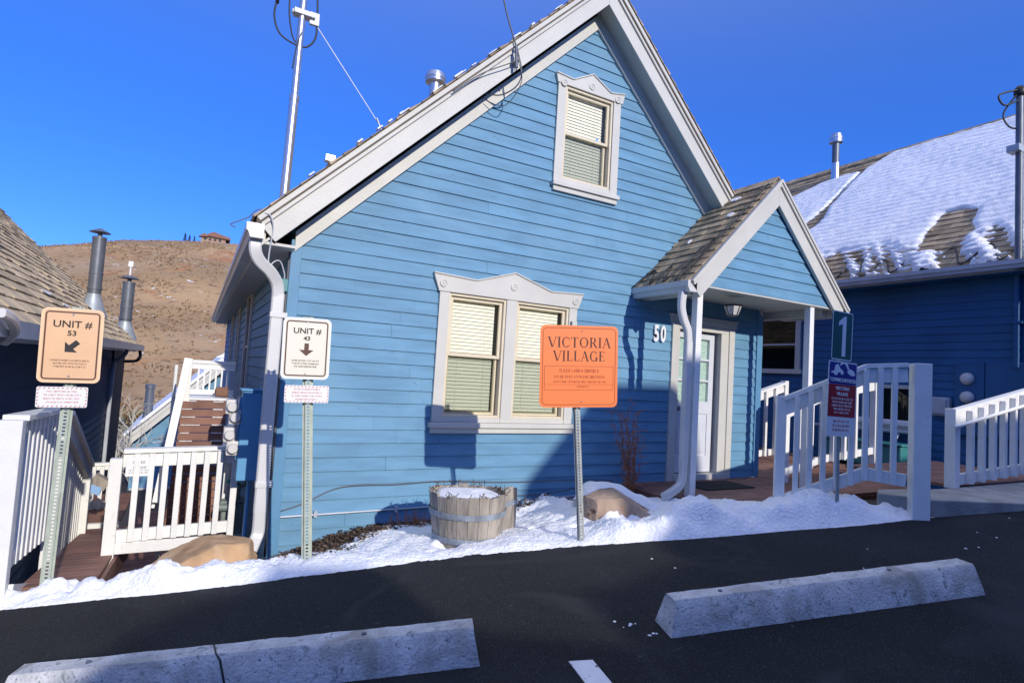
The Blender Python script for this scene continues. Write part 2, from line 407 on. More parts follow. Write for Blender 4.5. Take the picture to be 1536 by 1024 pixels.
# hill
def hill_z(x, y):
    top = interp(x, [(-400, 30), (-140, 30), (-60.7, 34.5), (-47.7, 37.5), (-26, 43.0), (-7, 45.8), (9, 47.6), (60, 49), (300, 40)])
    b = interp(x, [(-400, -9), (0, -6.5), (200, -4)])
    t = (y-85)/(255-85)
    z = b + (top-b)*(sm(t)*.45+.55*max(0, min(1, t)))
    if y > 255: z -= (y-255)*.12
    z += 1.6*noise.noise(V((x*.035, y*.03, 0)))*min(1, max(0, t)*3)*(1 if y < 225 else .35) + .5*noise.noise(V((x*.2, y*.2, 3)))*(1 if y < 240 else .3)
    return z
xs = frange(-330, -90, 12)[:-1] + frange(-90, 60, 1.6) + frange(60, 420, 20)[1:]
ys = frange(78, 270, 2.2) + frange(270, 700, 40)[1:]
tag(grid('hill', xs, ys, hill_z, 'hill'), 'dry grassy tan hillside with specks of snow', kind='structure')

# ------------------------------------------------------------------ snow bank
def mulch_line(x):
    return interp(x, [(.2, 6.2), (.5, 5.15), (.6, 4.93), (.8, 4.84), (1.0, 4.88), (1.14, 4.95), (1.35, 5.12), (1.48, 5.28), (1.68, 5.46), (2.06, 5.58), (2.4, 5.6), (3.2, 5.60), (3.6, 5.62), (4.0, 6.2)])
def snow_t(x, y):
    e = interp(x, EDGE); d = y-e
    p = V((x, y, 0))
    lump = noise.noise(p*2.2)*.35 + noise.noise(p*6+V((3, 1, 0)))*.36 + (.25-abs(noise.noise(p*12)))*.30 + (.2-abs(noise.noise(p*24)))*.12
    amp = interp(x, [(-3, .20), (-.4, .20), (.8, .12), (1.2, .06), (2, .05), (2.9, .05), (3.3, .12), (3.6, .20), (9, .20)])
    base = interp(x, [(-3, .16), (-.7, .18), (-.1, .22), (.4, .13), (.8, .09), (1.3, .055), (2, .05), (2.9, .05), (3.3, .10), (3.6, .20), (4.1, .20), (4.4, .17), (4.9, .24), (5.2, .20), (5.6, .08), (5.9, .02)])
    t = base + amp*lump
    t *= sm((d+.02)/interp(x, [(-1, .30), (1, .2), (3, .2), (4, .28), (9, .25)])) if d > -.02 else 0
    if x > 3.5: t *= 1 - .6*sm((d-.5)/.3)*sm((x-3.5)/.4)
    t += .010*noise.noise(p*30) + .005*noise.noise(p*60)
    if d < .06: t -= (.06-d)*.3
    ml = mulch_line(x) + .16*noise.noise(p*6) + .05*noise.noise(p*18)
    if y > ml: t = min(t, .02 - (y-ml)*.5 + .05*noise.noise(p*14))
    # melted hollow by the barrel and boulder
    for cx, cy, r in ((1.93, 4.42, .13), (2.78, 4.48, .12), (3.12, 4.2, .10), (3.72, 3.95, .34), (3.5, 4.0, .25)):
        q = math.hypot(x-cx, (y-cy)*1.2)
        if q < r: t -= (1-q/r)*.12
    return t
def snow_z(x, y): return max(ground_z(x, y) - .04, ground_z(x, y) + .012 + snow_t(x, y))
stp = .024
nx = int((6.0+2.4)/stp); ny = 96
vs = []; fs = []
for j in range(ny+1):
    for i in range(nx+1):
        x = -2.4+i*stp; e = interp(x, EDGE)
        y = e - .01 + (5.79-e+.01)*j/ny + 0
        z = snow_z(x, y)
        if j == 0: y -= .02*noise.noise(V((x*8, 5, 0)))+.02*noise.noise(V((x*30, 5, 0))); z = zr(x)-.012
        vs.append((x, y, z))
n = nx+1
for j in range(ny):
    for i in range(nx):
        q = (j*n+i, j*n+i+1, (j+1)*n+i+1, (j+1)*n+i)
        x, y, z = vs[q[0]]
        if x > 4.8 and y > interp(x, [(4.8, 5.02), (5.6, 4.55), (9, 4.42)]): continue
        if x > 5.62 and y > 2.9: continue
        if x < -.3 and y > interp(x, [(-2.4, 5.5), (-1.1, 5.45), (-.9, 5.42), (-.5, 5.55), (-.3, 5.7)]): continue
        if all(vs[k][2] <= ground_z(vs[k][0], vs[k][1]) - .03 for k in q): continue
        fs.append(q)
mb = MB(); mb.add(vs, fs)
tag(mb.build('snow', 'snow', smooth=2), 'lumpy old snow bank along the asphalt edge', kind='stuff')
# small snow crumbs on asphalt and off the wheel stop
mb = MB()
for cx, cy, k, sp in ((2.30, 2.57, 6, .03), (5.5, 2.2, 5, .4), (4.4, 2.5, 3, .5), (6.2, 1.9, 5, .4), (2.33, 2.44, 4, .02), (3.2, 3.1, 3, .5)):
    for _ in range(k):
        x = cx+random.gauss(0, sp); y = cy+random.gauss(0, sp*.35); r = random.uniform(.004, .012)
        if y > interp(x, EDGE): continue
        mb.lathe((x, y, zr(x)-.001), [(r, 0), (r*.9, r*.3), (r*.4, r*.55)], 7)
tag(mb.build('snow_crumbs', 'snow', smooth=2), 'scattered crumbs of snow on the asphalt', kind='stuff')
# mulch chips
mb = MB()
for _ in range(5200):
    x = random.uniform(.35, 4.4) if random.random() < .8 else random.uniform(.5, 1.8); y = random.uniform(mulch_line(x)-.18, 5.78) if x < 3.9 else random.uniform(5.35, 5.75)
    if y > 5.78: continue
    z = ground_z(x, y)+random.uniform(.0, .03)
    st = snow_t(x, y)
    if st > .03: z += st*random.choice((.2, 1.0))
    a = random.uniform(0, 6.28); l = random.uniform(.012, .05); wd = random.uniform(.005, .014)
    u = V((math.cos(a), math.sin(a), random.uniform(-.5, .5)))*l; v = V((-math.sin(a), math.cos(a), random.uniform(-.6, .6)))*wd
    mb.obox(V((x, y, z)), u, v, V((0, 0, .005)))
tag(mb.build('mulch', 'mulch'), 'dark bark mulch at the foot of the blue wall', kind='stuff')

# ------------------------------------------------------------------ main blue house
YW = 5.8; X0, X1, XC = .73, 7.48, 4.14
H = thing('blue_house', 'pale blue gabled clapboard house with white trim and number 50 by its door', 'house', (4.1, 12, 0))
DOOR = (5.76, 6.78, -1, 2.42); W2 = (2.33, 3.95, 1.06, 2.50); W1 = (3.68, 4.45, 4.0, 5.22)
wallpoly = [(X0, -.9), (X1, -.9), (X1, 2.84), (XC, 6.17), (X0, 2.84-.08)]
mb = laps((0, YW, 0), (1, 0, 0), (0, -1, 0), wallpoly, holes=(DOOR, W2, W1), joints=True)
# side walls
laps((X0, 0, 0), (0, 1, 0), (-1, 0, 0), [(YW, -4), (19.6, -4), (19.6, 2.9), (YW, 2.9)], holes=((9.9, 10.9, .95, 2.6), (12.7, 13.5, 1.45, 2.6), (15.2, 16, 1.45, 2.6)), mb=mb)
laps((X1, 0, 0), (0, 1, 0), (1, 0, 0), [(YW, -1), (19.6, -1), (19.6, 2.9), (YW, 2.9)], mb=mb)
laps((0, 19.6, 0), (1, 0, 0), (0, 1, 0), [(X0, -4), (X1, -4), (X1, 2.84), (XC, 6.17), (X0, 2.8)], mb=mb)
mb.build('wall', 'siding', H)
# porch-side corner boards, base board
mb = MB()
mb.box((X0-.03, YW-.035, -.9), (X0+.07, YW, 2.77)); mb.box((X0-.03, YW, -.9), (X0-.003, YW+.09, 2.77))
mb.build('corner_board', 'bluetrim', H, bevel=.004); mb = MB()
mb.box((X1-.09, YW-.035, .2), (X1+.03, YW, 2.9)); mb.box((X1+.003, YW, .2), (X1+.03, YW+.10, 2.85))
mb.build('corner_board', 'bluetrim', H, bevel=.004)
# frieze boards on gable
def chev(y0, y1, zb, zt, xc, xl, xr, side=None):
    """two boards following the 45 degree gable, plumb cut; bottom apex zb, top apex zt"""
    mb = MB()
    mb.prism([(xl, y0, zb-(xc-xl)), (xc-.001, y0, zb), (xc-.001, y0, zt), (xl, y0, zt-(xc-xl))], (0, y1-y0, 0))
    mb.prism([(xc+.001, y0, zb), (xr, y0, zb-(xr-xc)), (xr, y0, zt-(xr-xc)), (xc+.001, y0, zt)], (0, y1-y0, 0))
    return mb
chev(YW-.05, YW-.004, 6.06, 6.26, XC, X0+.0, X1, ).build('frieze_board', 'trim', H, bevel=.003)
XR = 4.1
# rake fascia (front), ends square-cut on left
def rake(y0, y1, zb, zt, name, m, lo=.53):
    mb = MB(); dl = (zt-zb)/2
    def zl(z, x): return z-(XR-x)
    a = lo
    mb.prism([(a, y0, zl(zb, a)), (XR-.001, y0, zb), (XR-.001, y0, zt), (a-dl, y0, zl(zt, a-dl))], (0, y1-y0, 0))
    e = 6.75
    mb.prism([(XR+.001, y0, zb), (e, y0, zb-(e-XR)), (e, y0, zt-(e-XR)), (XR+.001, y0, zt)], (0, y1-y0, 0))
    return mb
rake(5.5, 5.53, 6.235, 6.585, 'rake_board', 'trim').build('rake_board', 'trim', H, bevel=.004)
m2 = rake(5.475, 5.498, 6.47, 6.592, '', '', .42)
for v in rake(5.455, 5.473, 6.535, 6.60, '', '', .39).v: pass
m3 = rake(5.455, 5.473, 6.535, 6.60, '', '', .39); m2.add(m3.v, m3.f)
m2.build('crown_moulding', 'trim', H, bevel=.005)
# soffit under the rake
mb = MB()
mb.prism([(.40, 5.53, 2.60), (XR-.002, 5.53, 6.30), (XR-.002, 5.53, 6.33), (.37, 5.53, 2.60)], (0, .265, 0))
mb.prism([(XR+.002, 5.53, 6.30), (6.75, 5.53, 3.65), (6.75, 5.53, 3.68), (XR+.002, 5.53, 6.33)], (0, .265, 0))
# left eave soffit
mb.box((.42, 5.54, 2.64), (X0-.02, 19.8, 2.665))
mb.build('soffit', 'trim', H)
# roof
R = MB()
S2 = math.sqrt(.5)
def zroof(x): return 6.61-abs(x-4.1)
R.prism([(.36, 5.46, zroof(.36)-.09), (4.1, 5.46, zroof(4.1)-.09), (4.1, 5.46, zroof(4.1)), (.36, 5.46, zroof(.36))], (0, 14.4, 0))
R.prism([(4.1, 5.8, zroof(4.1)-.09), (7.85, 5.8, zroof(7.85)-.09), (7.85, 5.8, zroof(7.85)), (4.1, 5.8, zroof(4.1))], (0, 14.06, 0))
R.prism([(4.1, 5.46, zroof(4.1)-.09), (6.75, 5.46, zroof(6.75)-.09), (6.75, 5.46, zroof(6.75)), (4.1, 5.46, zroof(4.1))], (0, .34, 0))
rf = R.build('roof', 'shingle_dark', H)
mb = shingles((.34, 5.43, zroof(.34)), (0, 1, 0), (S2, 0, S2), 14.4, 5.3, .32, .17, (-S2, 0, S2), MB(), .012, .03)
shingles((7.85, 5.44, zroof(7.85)), (0, 1, 0), (-S2, 0, S2), 14.4, 5.3, .32, .17, (S2, 0, S2), mb, .012, .03, skip=lambda x, s: x < .4 and s < 1.5)
mb.build('shingles', 'shingle', rf)
# snow patches on the front edge of the roof
mb = MB()
for k in range(16):
    s = random.uniform(.3, 4.9); p = V((.34, 5.44, zroof(.34)))+V((S2, 0, S2))*s + V((-S2, 0, S2))*.022
    mb.obox(p, V((0, .06, 0)), V((S2, 0, S2))*random.uniform(.05, .14), V((-S2, 0, S2))*random.uniform(.008, .02))
    mb.build('snow_patch', 'snow', rf, bevel=.004); mb = MB()
# eave gutter, fascia
mb = MB()
mb.box((.43, 5.54, 2.66), (.45, 19.8, 2.84))
mb.build('eave_board', 'trim', H)
gs = [(0, 0), (0, .13), (-.012, .13), (-.012, .012), (-.10, .012), (-.115, .06), (-.13, .075), (-.13, .13), (-.145, .13), (-.145, .065), (-.125, .05), (-.11, 0)]
mb = MB()
g0 = [V((.428+a, 5.47, 2.67+b)) for a, b in gs]
mb.prism(g0, (0, 14.3, 0))
mb.prism([(.428, 5.455, 2.67), (.318, 5.455, 2.67), (.30, 5.455, 2.72), (.283, 5.455, 2.735), (.283, 5.455, 2.80), (.428, 5.455, 2.80)], (0, .014, 0))
GT = mb.build('gutter', 'gutter', H)
def dsec(w, d, r=.012):
    return [(w-r, d), (w, d-r), (w, -d+r), (w-r, -d), (-w+r, -d), (-w, -d+r), (-w, d-r), (-w+r, d)]
def smooth_path(pts, k=6):
    pts = [V(p) for p in pts]; out = []
    for i in range(len(pts)-1):
        p0, p1, p2, p3 = pts[max(i-1, 0)], pts[i], pts[i+1], pts[min(i+2, len(pts)-1)]
        for j in range(k):
            t = j/k; out.append(.5*((2*p1)+(p2-p0)*t+(2*p0-5*p1+4*p2-p3)*t*t+(3*p1-p0-3*p2+p3)*t**3))
    out.append(pts[-1]); return out
mb = MB()
pth = smooth_path([(.375, 5.56, 2.70), (.375, 5.56, 2.58), (.42, 5.58, 2.49), (.52, 5.62, 2.41), (.59, 5.67, 2.31), (.61, 5.69, 2.18)], 6)
mb.sweep(pth, dsec(.052, .038), up=(1, 0, 0))
mb.sweep([(.61, 5.69, 2.22), (.61, 5.69, .22)], dsec(.055, .041), up=(1, 0, 0))
mb.sweep(smooth_path([(.61, 5.69, .24), (.61, 5.69, .05), (.585, 5.66, -.03), (.55, 5.6, -.1)], 4), dsec(.052, .038), up=(1, 0, 0))
DS = mb.build('downspout', 'gutter', H, smooth=True)
mb = MB()
for z in (2.0, .45):
    mb = MB(); mb.box((.55, 5.64, z), (.70, 5.74, z+.05)); mb.build('strap', 'gutter', DS, bevel=.003)
# wires at the corner
mb = MB()
mb.tube(smooth_path([(.36, 5.5, 2.83), (.44, 5.45, 2.90), (.5, 5.48, 2.8), (.49, 5.55, 2.55), (.5, 5.6, 2.35)]), .007, 6)
mb.tube(smooth_path([(.5, 5.6, 2.42), (.54, 5.62, 2.5), (.6, 5.65, 2.52), (.65, 5.7, 2.42), (.655, 5.72, 2.36)]), .006, 6)
mb.build('wiring', 'palewire', H, smooth=2)
mb = MB()
mb.tube(smooth_path([(.30, 5.5, 2.85), (.22, 5.5, 2.80), (.16, 5.5, 2.76), (.2, 5.5, 2.74)]), .005, 6)
mb.tube(smooth_path([(.69, 5.75, 2.7), (.685, 5.74, 2.3), (.69, 5.74, 1.2), (.69, 5.74, -.2)]), .012, 6)
mb.tube(smooth_path([(.30, 5.5, 2.85), (.36, 5.48, 2.92), (.42, 5.47, 2.93)]), .005, 6)
mb.build('wiring', 'wire', H, smooth=2)
mb = MB(); mb.box((.60, 5.68, 2.25), (.69, 5.75, 2.37)); mb.build('junction_box', 'teal', H, bevel=.006, L='small teal box under the eave corner')
mb = MB(); mb.box((.66, 5.9, 1.98), (.715, 6.0, 2.14)); mb.build('bell_box', 'iceblue', H, bevel=.006)
# conduits low on the wall
mb = MB()
mb.tube([(.8, 5.765, .145), (2.2, 5.765, .155), (2.9, 5.765, .165), (4.6, 5.765, .19)], .009, 8)
for x in (1.1, 1.9, 2.9, 3.9): mb.box((x, 5.75, .125), (x+.03, 5.79, .185))
mb.build('conduit', 'gutter_grey', H, smooth=True)
mb = MB()
mb.tube(smooth_path([(.8, 5.77, .2), (1.0, 5.77, .26), (1.35, 5.77, .40), (1.9, 5.77, .405), (2.4, 5.77, .42), (3.2, 5.77, .38), (4.3, 5.77, .37), (4.75, 5.77, .34)]), .006, 6)
mb.tube(smooth_path([(2.9, 5.77, .25), (3.4, 5.77, .22), (3.9, 5.77, .24), (4.4, 5.77, .30)]), .006, 6)
mb.build('wiring', 'wire', H, smooth=2)

# windows
def window(parent, xl, xr, zs, zh, ped, sashes, mull=None, sillx=None, y=YW, apron=.07):
    """xl,xr outer trim; zs sill bottom; zh head bottom"""
    T = MB(); jw = .115
    T.box((xl, y-.045, zs+.095), (xl+jw, y+.0, zh)); T.box((xr-jw, y-.045, zs+.095), (xr, y+.0, zh))
    if mull: T.box((mull[0], y-.046, zs+.095), (mull[1], y+.04, zh))
    T.box((xl+jw+.001, y-.040, zs+.095), (xr-jw-.001, y-.0, zs+.095+apron))
    T.box((sillx[0], y-.085, zs+.04), (sillx[1], y+.0, zs+.093)); T.box((sillx[0]+.02, y-.055, zs-.02), (sillx[1]-.02, y+.0, zs+.038))
    T.prism([(p[0], y-.055, p[1]) for p in ped], (0, .052, 0))
    # cap moulding along the top of the pediment
    for a, b in zip(ped[:5], ped[1:5]):
        T.beam((a[0], y-.045, a[1]+.008), (b[0], y-.045, b[1]+.008), .05, .016)
    wn = T.build('window', 'trim', parent, bevel=.004)
    rs = MB(); cx = (ped[0][0]+ped[4][0])/2
    for (px, pz) in ((ped[0][0]+.115, ped[0][1]-.095), (cx, ped[2][1]-.155), (ped[4][0]-.115, ped[4][1]-.095)):
        rs.lathe((px, y-.054, pz), [(.043, 0), (.043, .012), (.032, .014), (.026, .006), (.014, .006), (.008, .014)], 20, (0, -1, 0))
    rs.build('rosette', 'trim', wn, smooth=True)
    for (a, b, z0, z1) in sashes:
        zm = (z0+z1)/2+.01
        F = MB()
        def fr(x0, x1, c0, c1, yy, t, d=.03):
            F.box((x0, yy, c0), (x0+t, yy+d, c1)); F.box((x1-t, yy, c0), (x1, yy+d, c1))
            F.box((x0+t, yy+.001, c0), (x1-t, yy+d-.001, c0+t)); F.box((x0+t, yy+.001, c1-t), (x1-t, yy+d-.001, c1))
        fr(a, b, z0, z1, y-.03, .028, .11)
        fr(a+.03, b-.03, zm-.02, z1-.03, y+.005, .035)
        fr(a+.03, b-.045, z0+.03, zm+.02, y+.04, .035)
        F.build('sash', 'sash', wn, bevel=.003)
        G = MB()
        G.quad((a+.060, y+.018, zm+.012), (b-.060, y+.018, zm+.012), (b-.060, y+.018, z1-.060), (a+.060, y+.018, z1-.060)); G.build('pane', 'glass', wn)
        G = MB(); G.quad((a+.060, y+.052, z0+.060), (b-.075, y+.052, z0+.060), (b-.075, y+.052, zm-.012), (a+.060, y+.052, zm-.012)); G.build('pane', 'glass', wn)
        G = MB(); G.quad((a+.05, y+.036, z0+.05), (b-.066, y+.036, z0+.05), (b-.066, y+.036, zm-.015), (a+.05, y+.036, zm-.015)); G.build('insect_screen', 'screen', wn)
        B = MB(); zz = z1-.08
        while zz > z0+.05:
            B.obox((a+.055, y+.068, zz), (b-a-.15, 0, 0), (0, .007, .034), (0, -.0012, .0004)); zz -= .040
        for xx in (.25, .72): B.box((a+(b-a)*xx, y+.063, z0+.05), (a+(b-a)*xx+.003, y+.065, z1-.06))
        B.build('blind', 'blind', wn)
    K = MB(); a = sashes[0][0]; b = sashes[-1][1]; z0, z1 = sashes[0][2], sashes[0][3]
    K.box((a-.02, y+.12, z0-.05), (b+.02, y+.14, z1+.05)); K.box((a-.02, y+.081, z0-.05), (a-.005, y+.16, z1+.05)); K.box((b+.005, y+.081, z0-.05), (b+.02, y+.16, z1+.05))
    K.box((a-.02, y+.03, z1+.003), (b+.02, y+.16, z1+.02)); K.box((a-.02, y+.0, z0-.03), (b+.02, y+.16, z0-.003))
    K.build('reveal', 'roomdark', wn)
    return wn
ped2 = [(2.15, 2.645), (2.66, 2.62), (3.145, 2.77), (3.65, 2.615), (4.12, 2.64), (4.055, 2.461), (2.22, 2.461)]
window(H, 2.235, 4.045, .955, 2.46, ped2, [(2.352, 3.058, 1.105, 2.458), (3.198, 3.928, 1.105, 2.458)], (3.06, 3.196), (2.205, 4.085), apron=.055)
ped1 = [(3.55, 5.305), (3.80, 5.285), (4.09, 5.44), (4.38, 5.285), (4.615, 5.33), (4.585, 5.201), (3.575, 5.201)]
window(H, 3.59, 4.565, 3.885, 5.20, ped1, [(3.708, 4.445, 4.04, 5.198)], None, (3.57, 4.585), apron=.06)
mb = MB(); mb.lathe((4.25, 5.815, 4.66), [(.022, 0), (.02, .004)], 16, (0, -1, 0)); mb.build('alarm_sticker', 'iceblue', H)
# narrow side windows on the left wall
for (a, b, z0, z1) in ((9.9, 10.9, .95, 2.62), (12.75, 13.45, 1.47, 2.65), (15.2, 16.0, 1.47, 2.7)):
    T = MB(); x = X0
    T.box((x-.05, a, z0), (x, a+.10, z1)); T.box((x-.05, b-.10, z0), (x, b, z1)); T.box((x-.055, a-.02, z1), (x, b+.02, z1+.12)); T.box((x-.07, a-.03, z0-.08), (x, b+.03, z0))
    T.box((x-.03, a+.10, (z0+z1)/2), (x, b-.10, (z0+z1)/2+.04))
    wn = T.build('window', 'trim', H, bevel=.004)
    G = MB(); G.box((x-.012, a+.1, z0), (x-.006, b-.1, z1)); G.box((x+.05, a+.02, z0), (x+.06, b-.02, z1)); G.build('pane', 'dark', wn)

# door
T = MB()
T.box((5.65, YW-.045, .30), (5.765, YW, 2.46)); T.box((6.775, YW-.045, .30), (6.885, YW, 2.46)); T.box((5.62, YW-.05, 2.462), (6.915, YW, 2.545)); T.box((5.60, YW-.065, 2.546), (6.935, YW, 2.575))
T.box((5.767, YW-.03, 2.38), (6.773, YW+.10, 2.458)); T.box((5.767, YW-.03, .38), (5.80, YW+.10, 2.379)); T.box((6.62, YW-.03, .38), (6.773, YW-.006, 2.379)); T.box((6.62, YW-.003, .38), (6.65, YW+.10, 2.379))
T.box((5.767, YW-.06, .30), (6.773, YW+.10, .378))
DR = T.build('door_frame', 'trim', H, bevel=.004)
D = MB(); yd = YW+.055; dx0, dx1, dz0, dz1 = 5.803, 6.60, .392, 2.36
gx0, gx1, gz0, gz1 = 5.86, 6.475, 1.385, 2.275
D.box((dx0, yd, dz0), (gx0, yd+.04, dz1)); D.box((gx1, yd, dz0), (dx1-.03, yd+.04, dz1)); D.box((gx0, yd, gz1), (gx1, yd+.04, dz1))
D.box((gx0, yd+.012, dz0), (gx1, yd+.04, gz0)); D.box((gx0, yd, 1.21), (gx1, yd+.0119, gz0)); D.box((gx0, yd, dz0), (gx1, yd+.0119, .62)); D.box((6.13, yd, .62), (6.22, yd+.0119, 1.21))
D.box((5.90, yd+.004, .66), (6.09, yd+.0118, 1.17)); D.box((6.26, yd+.004, .66), (6.44, yd+.0118, 1.17))
for x in (6.055, 6.26): D.box((x-.015, yd+.003, gz0), (x+.015, yd+.037, gz1))
for z in (1.68, 1.98): D.box((gx0, yd+.005, z-.015), (gx1, yd+.035, z+.015))
DL = D.build('door', 'door', H, bevel=.002)
mb = MB(); mb.quad((gx0, yd+.02, gz0), (gx1, yd+.02, gz0), (gx1, yd+.02, gz1), (gx0, yd+.02, gz1)); mb.build('pane', 'glass', DL)
mb = MB(); mb.box((gx0-.01, yd+.041, gz0-.02), (gx1+.01, yd+.05, gz1+.02)); mb.build('curtain', 'curtain', DL)
mb = MB(); mb.lathe((5.86, yd, 1.28), [(.02, 0), (.02, .03), (.03, .035), (.032, .055), (.02, .065)], 14, (0, -1, 0)); mb.lathe((5.86, yd, 1.38), [(.025, 0), (.025, .015)], 14, (0, -1, 0)); mb.build('handle', 'flue', DL, smooth=True)
mb = MB(); mb.box((5.77, YW+.11, .3), (6.79, YW+.13, 2.45)); mb.box((6.60, YW+.098, .38), (6.621, YW+.1, 2.37)); mb.build('reveal', 'dark', H)
# house number
for s, x in (('5', 5.355), ('0', 5.475)):
    text_mesh(s, .30, (x, YW-.035, 2.265), (1, 0, 0), (0, 0, 1), (0, -1, 0), 'whitesign', H, 'house_number', depth=.012, sx=.62, bold=.009)
mb = MB()
for x in (5.355, 5.475): mb.box((x-.03, YW-.024, 2.2), (x+.03, YW-.0, 2.33))
mb.build('number_spacer', 'dark', H)

# porch (part of the house)
PY = 4.88; PXC = 6.5; PZ = 4.37
SIDE = 1.0
def zp(x): return PZ-abs(x-PXC)*1.0
P = MB()
P.prism([(4.97, PY-.03, zp(4.97)-.07), (PXC, PY-.03, PZ-.07), (PXC, PY-.03, PZ), (4.97, PY-.03, zp(4.97))], (0, 5.80-PY+.03, 0))
P.prism([(PXC, PY-.03, PZ-.07), (8.05, PY-.03, zp(8.05)-.07), (8.05, PY-.03, zp(8.05)), (PXC, PY-.03, PZ)], (0, 5.80-PY+.03, 0))
PR = P.build('porch_roof', 'shingle_dark', H)
mb = shingles((4.95, PY-.05, zp(4.95)), (0, 1, 0), (S2, 0, S2), .95, 2.19, .22, .155, (-S2, 0, S2), MB(), .012, .028)
shingles((8.07, PY-.05, zp(8.07)), (0, 1, 0), (-S2, 0, S2), .95, 2.21, .22, .155, (S2, 0, S2), mb, .012, .028)
x = PY-.05
while x < 5.78:
    for sg in (1, -1): mb.obox((PXC, x, PZ+.035), (sg*.11, 0, -.11), (0, .17, 0), (0, 0, .014))
    x += .16
mb.build('shingles', 'shingle', PR)
mb = MB()
for (ay, s, l) in ((.45, 1.9, .16), (.25, 1.45, .10), (.6, .95, .05)):
    p = V((4.95, PY+ay, zp(4.95)))+V((S2, 0, S2))*s+V((-S2, 0, S2))*.02
    ring = [p+V((0, math.cos(t)*l*.5*(1+.3*math.sin(3*t)), 0))+V((S2, 0, S2))*math.sin(t)*.045 for t in [k*.6283 for k in range(10)]]
    mb.prism(ring, V((-S2, 0, S2))*.016)
    mb.build('snow_patch', 'snow', PR, bevel=.004); mb = MB()
# heat cable zigzags
mb = MB()
up = V((-S2, 0, S2))*.034; b = V((S2, 0, S2)); o = V((4.95, PY, zp(4.95)))
zig = []
for k, (y, s) in enumerate([(.92, -.02), (.78, .35), (.62, .02), (.5, .38), (.36, .02), (.14, .85), (.10, .6), (.18, .0)]): zig.append(o+V((0, y-.02, 0))+b*s+up)
mb.tube(smooth_path(zig, 5), .010, 6)
zig = [o+V((0, y, 0))+b*s+up for y, s in [(.02, .02), (.06, .5), (.02, 1.2), (.03, 2.1)]]
mb.tube(smooth_path(zig, 5), .009, 6)
mb.build('heat_cable', 'black', PR, smooth=2)
# gable triangle siding, rakes, ceiling, beams
tri = laps((0, PY, 0), (1, 0, 0), (0, -1, 0), [(5.10, 2.815), (7.92, 2.815), (PXC, 4.2)], e=.1363, z0=2.815)
tri.build('porch_gable', 'siding', H)
def prake(y0, y1, d0, d1):
    mb = MB(); l, r = 4.96, 8.06; d = (d0-d1)/2*0
    # boards cut square to the slope at the eave
    for sg, xe in ((-1, l), (1, r)):
        k = (d0-d1)/2
        xa = xe - sg*k
        mb.prism([(xa, y0, zp(xa)-d0), (PXC+sg*.001, y0, PZ-d0), (PXC+sg*.001, y0, PZ-d1), (xe, y0, zp(xe)-d1)], (0, y1-y0, 0))
    return mb
m1 = prake(PY-.075, PY-.03, .35, .015); m1.build('rake_board', 'trim', H, bevel=.004)
m1 = prake(PY-.10, PY-.077, .10, .006); m3 = prake(PY-.115, PY-.102, .05, .003); m1.add(m3.v, m3.f); m1.build('crown_moulding', 'trim', H, bevel=.004)
mb = MB()
mb.box((5.12, PY-.022, 2.792), (7.88, PY+.10, 2.812))
mb.box((5.12, PY+.101, 2.70), (5.24, YW, 2.812)); mb.box((7.74, PY+.101, 2.70), (7.86, YW+.6, 2.812))
mb.box((5.0, PY+.02, 2.813), (8.0, YW+.6, 2.835))
mb.build('porch_ceiling', 'trim', H, bevel=.003)
# porch posts
for x in (5.17, 7.33):
    mb = MB(); mb.box((x, PY+.005, .30), (x+.09, PY+.095, 2.79)); mb.build('post', 'white', H, bevel=.005)
# porch gutters
mb = MB()
for sx, x in ((1, 5.065), (-1, 7.955)):
    g0 = [V((x+sx*a, PY-.06, 2.70+b)) for a, b in gs]
    if sx < 0: g0 = g0[::-1]
    mb.prism(g0, (0, .98, 0))
    mb.prism([(x, PY-.075, 2.70), (x-sx*.11, PY-.075, 2.70), (x-sx*.145, PY-.075, 2.765), (x-sx*.145, PY-.075, 2.83), (x, PY-.075, 2.83)], (0, .014, 0))
    mb.build('gutter', 'gutter', H); mb = MB()
mb = MB()
yq = PY+.04
mb.sweep(smooth_path([(4.97, yq, 2.71), (4.95, yq, 2.62), (4.95, yq, 2.50), (4.99, yq, 2.38), (5.06, yq, 2.25), (5.08, yq, 2.08)], 6), dsec(.045, .036), up=(1, 0, 0))
mb.sweep([(5.08, yq, 2.12), (5.08, yq, .66)], dsec(.048, .039), up=(1, 0, 0))
mb.sweep(smooth_path([(5.08, yq, .70), (5.08, yq, .54), (5.04, yq, .44), (4.93, yq-.02, .385), (4.72, yq-.08, .335)], 5), dsec(.045, .036), up=(1, 0, 0))
DS = mb.build('downspout', 'gutter', H, smooth=True)
# porch ceiling lamp
mb = MB(); lc = (6.1, 5.25, 0)
mb.lathe((6.15, 5.2, 2.66), [(.13, .04), (.12, .03), (.06, .035), (.05, .04)], 8)
mb.lathe((6.15, 5.2, 2.56), [(.05, -.005), (.075, 0), (.075, .008), (.05, .008)], 8)
for k in range(8):
    t = 2*math.pi*k/8; mb.beam((6.15+.075*math.cos(t), 5.2+.075*math.sin(t), 2.56), (6.15+.12*math.cos(t), 5.2+.12*math.sin(t), 2.695), .008, .008)
LM = mb.build('ceiling_lamp', 'black', H)
mb = MB(); mb.lathe((6.15, 5.2, 2.565), [(.07, 0), (.112, .115)], 8); mb.build('lamp_glass', 'meterglass', LM)

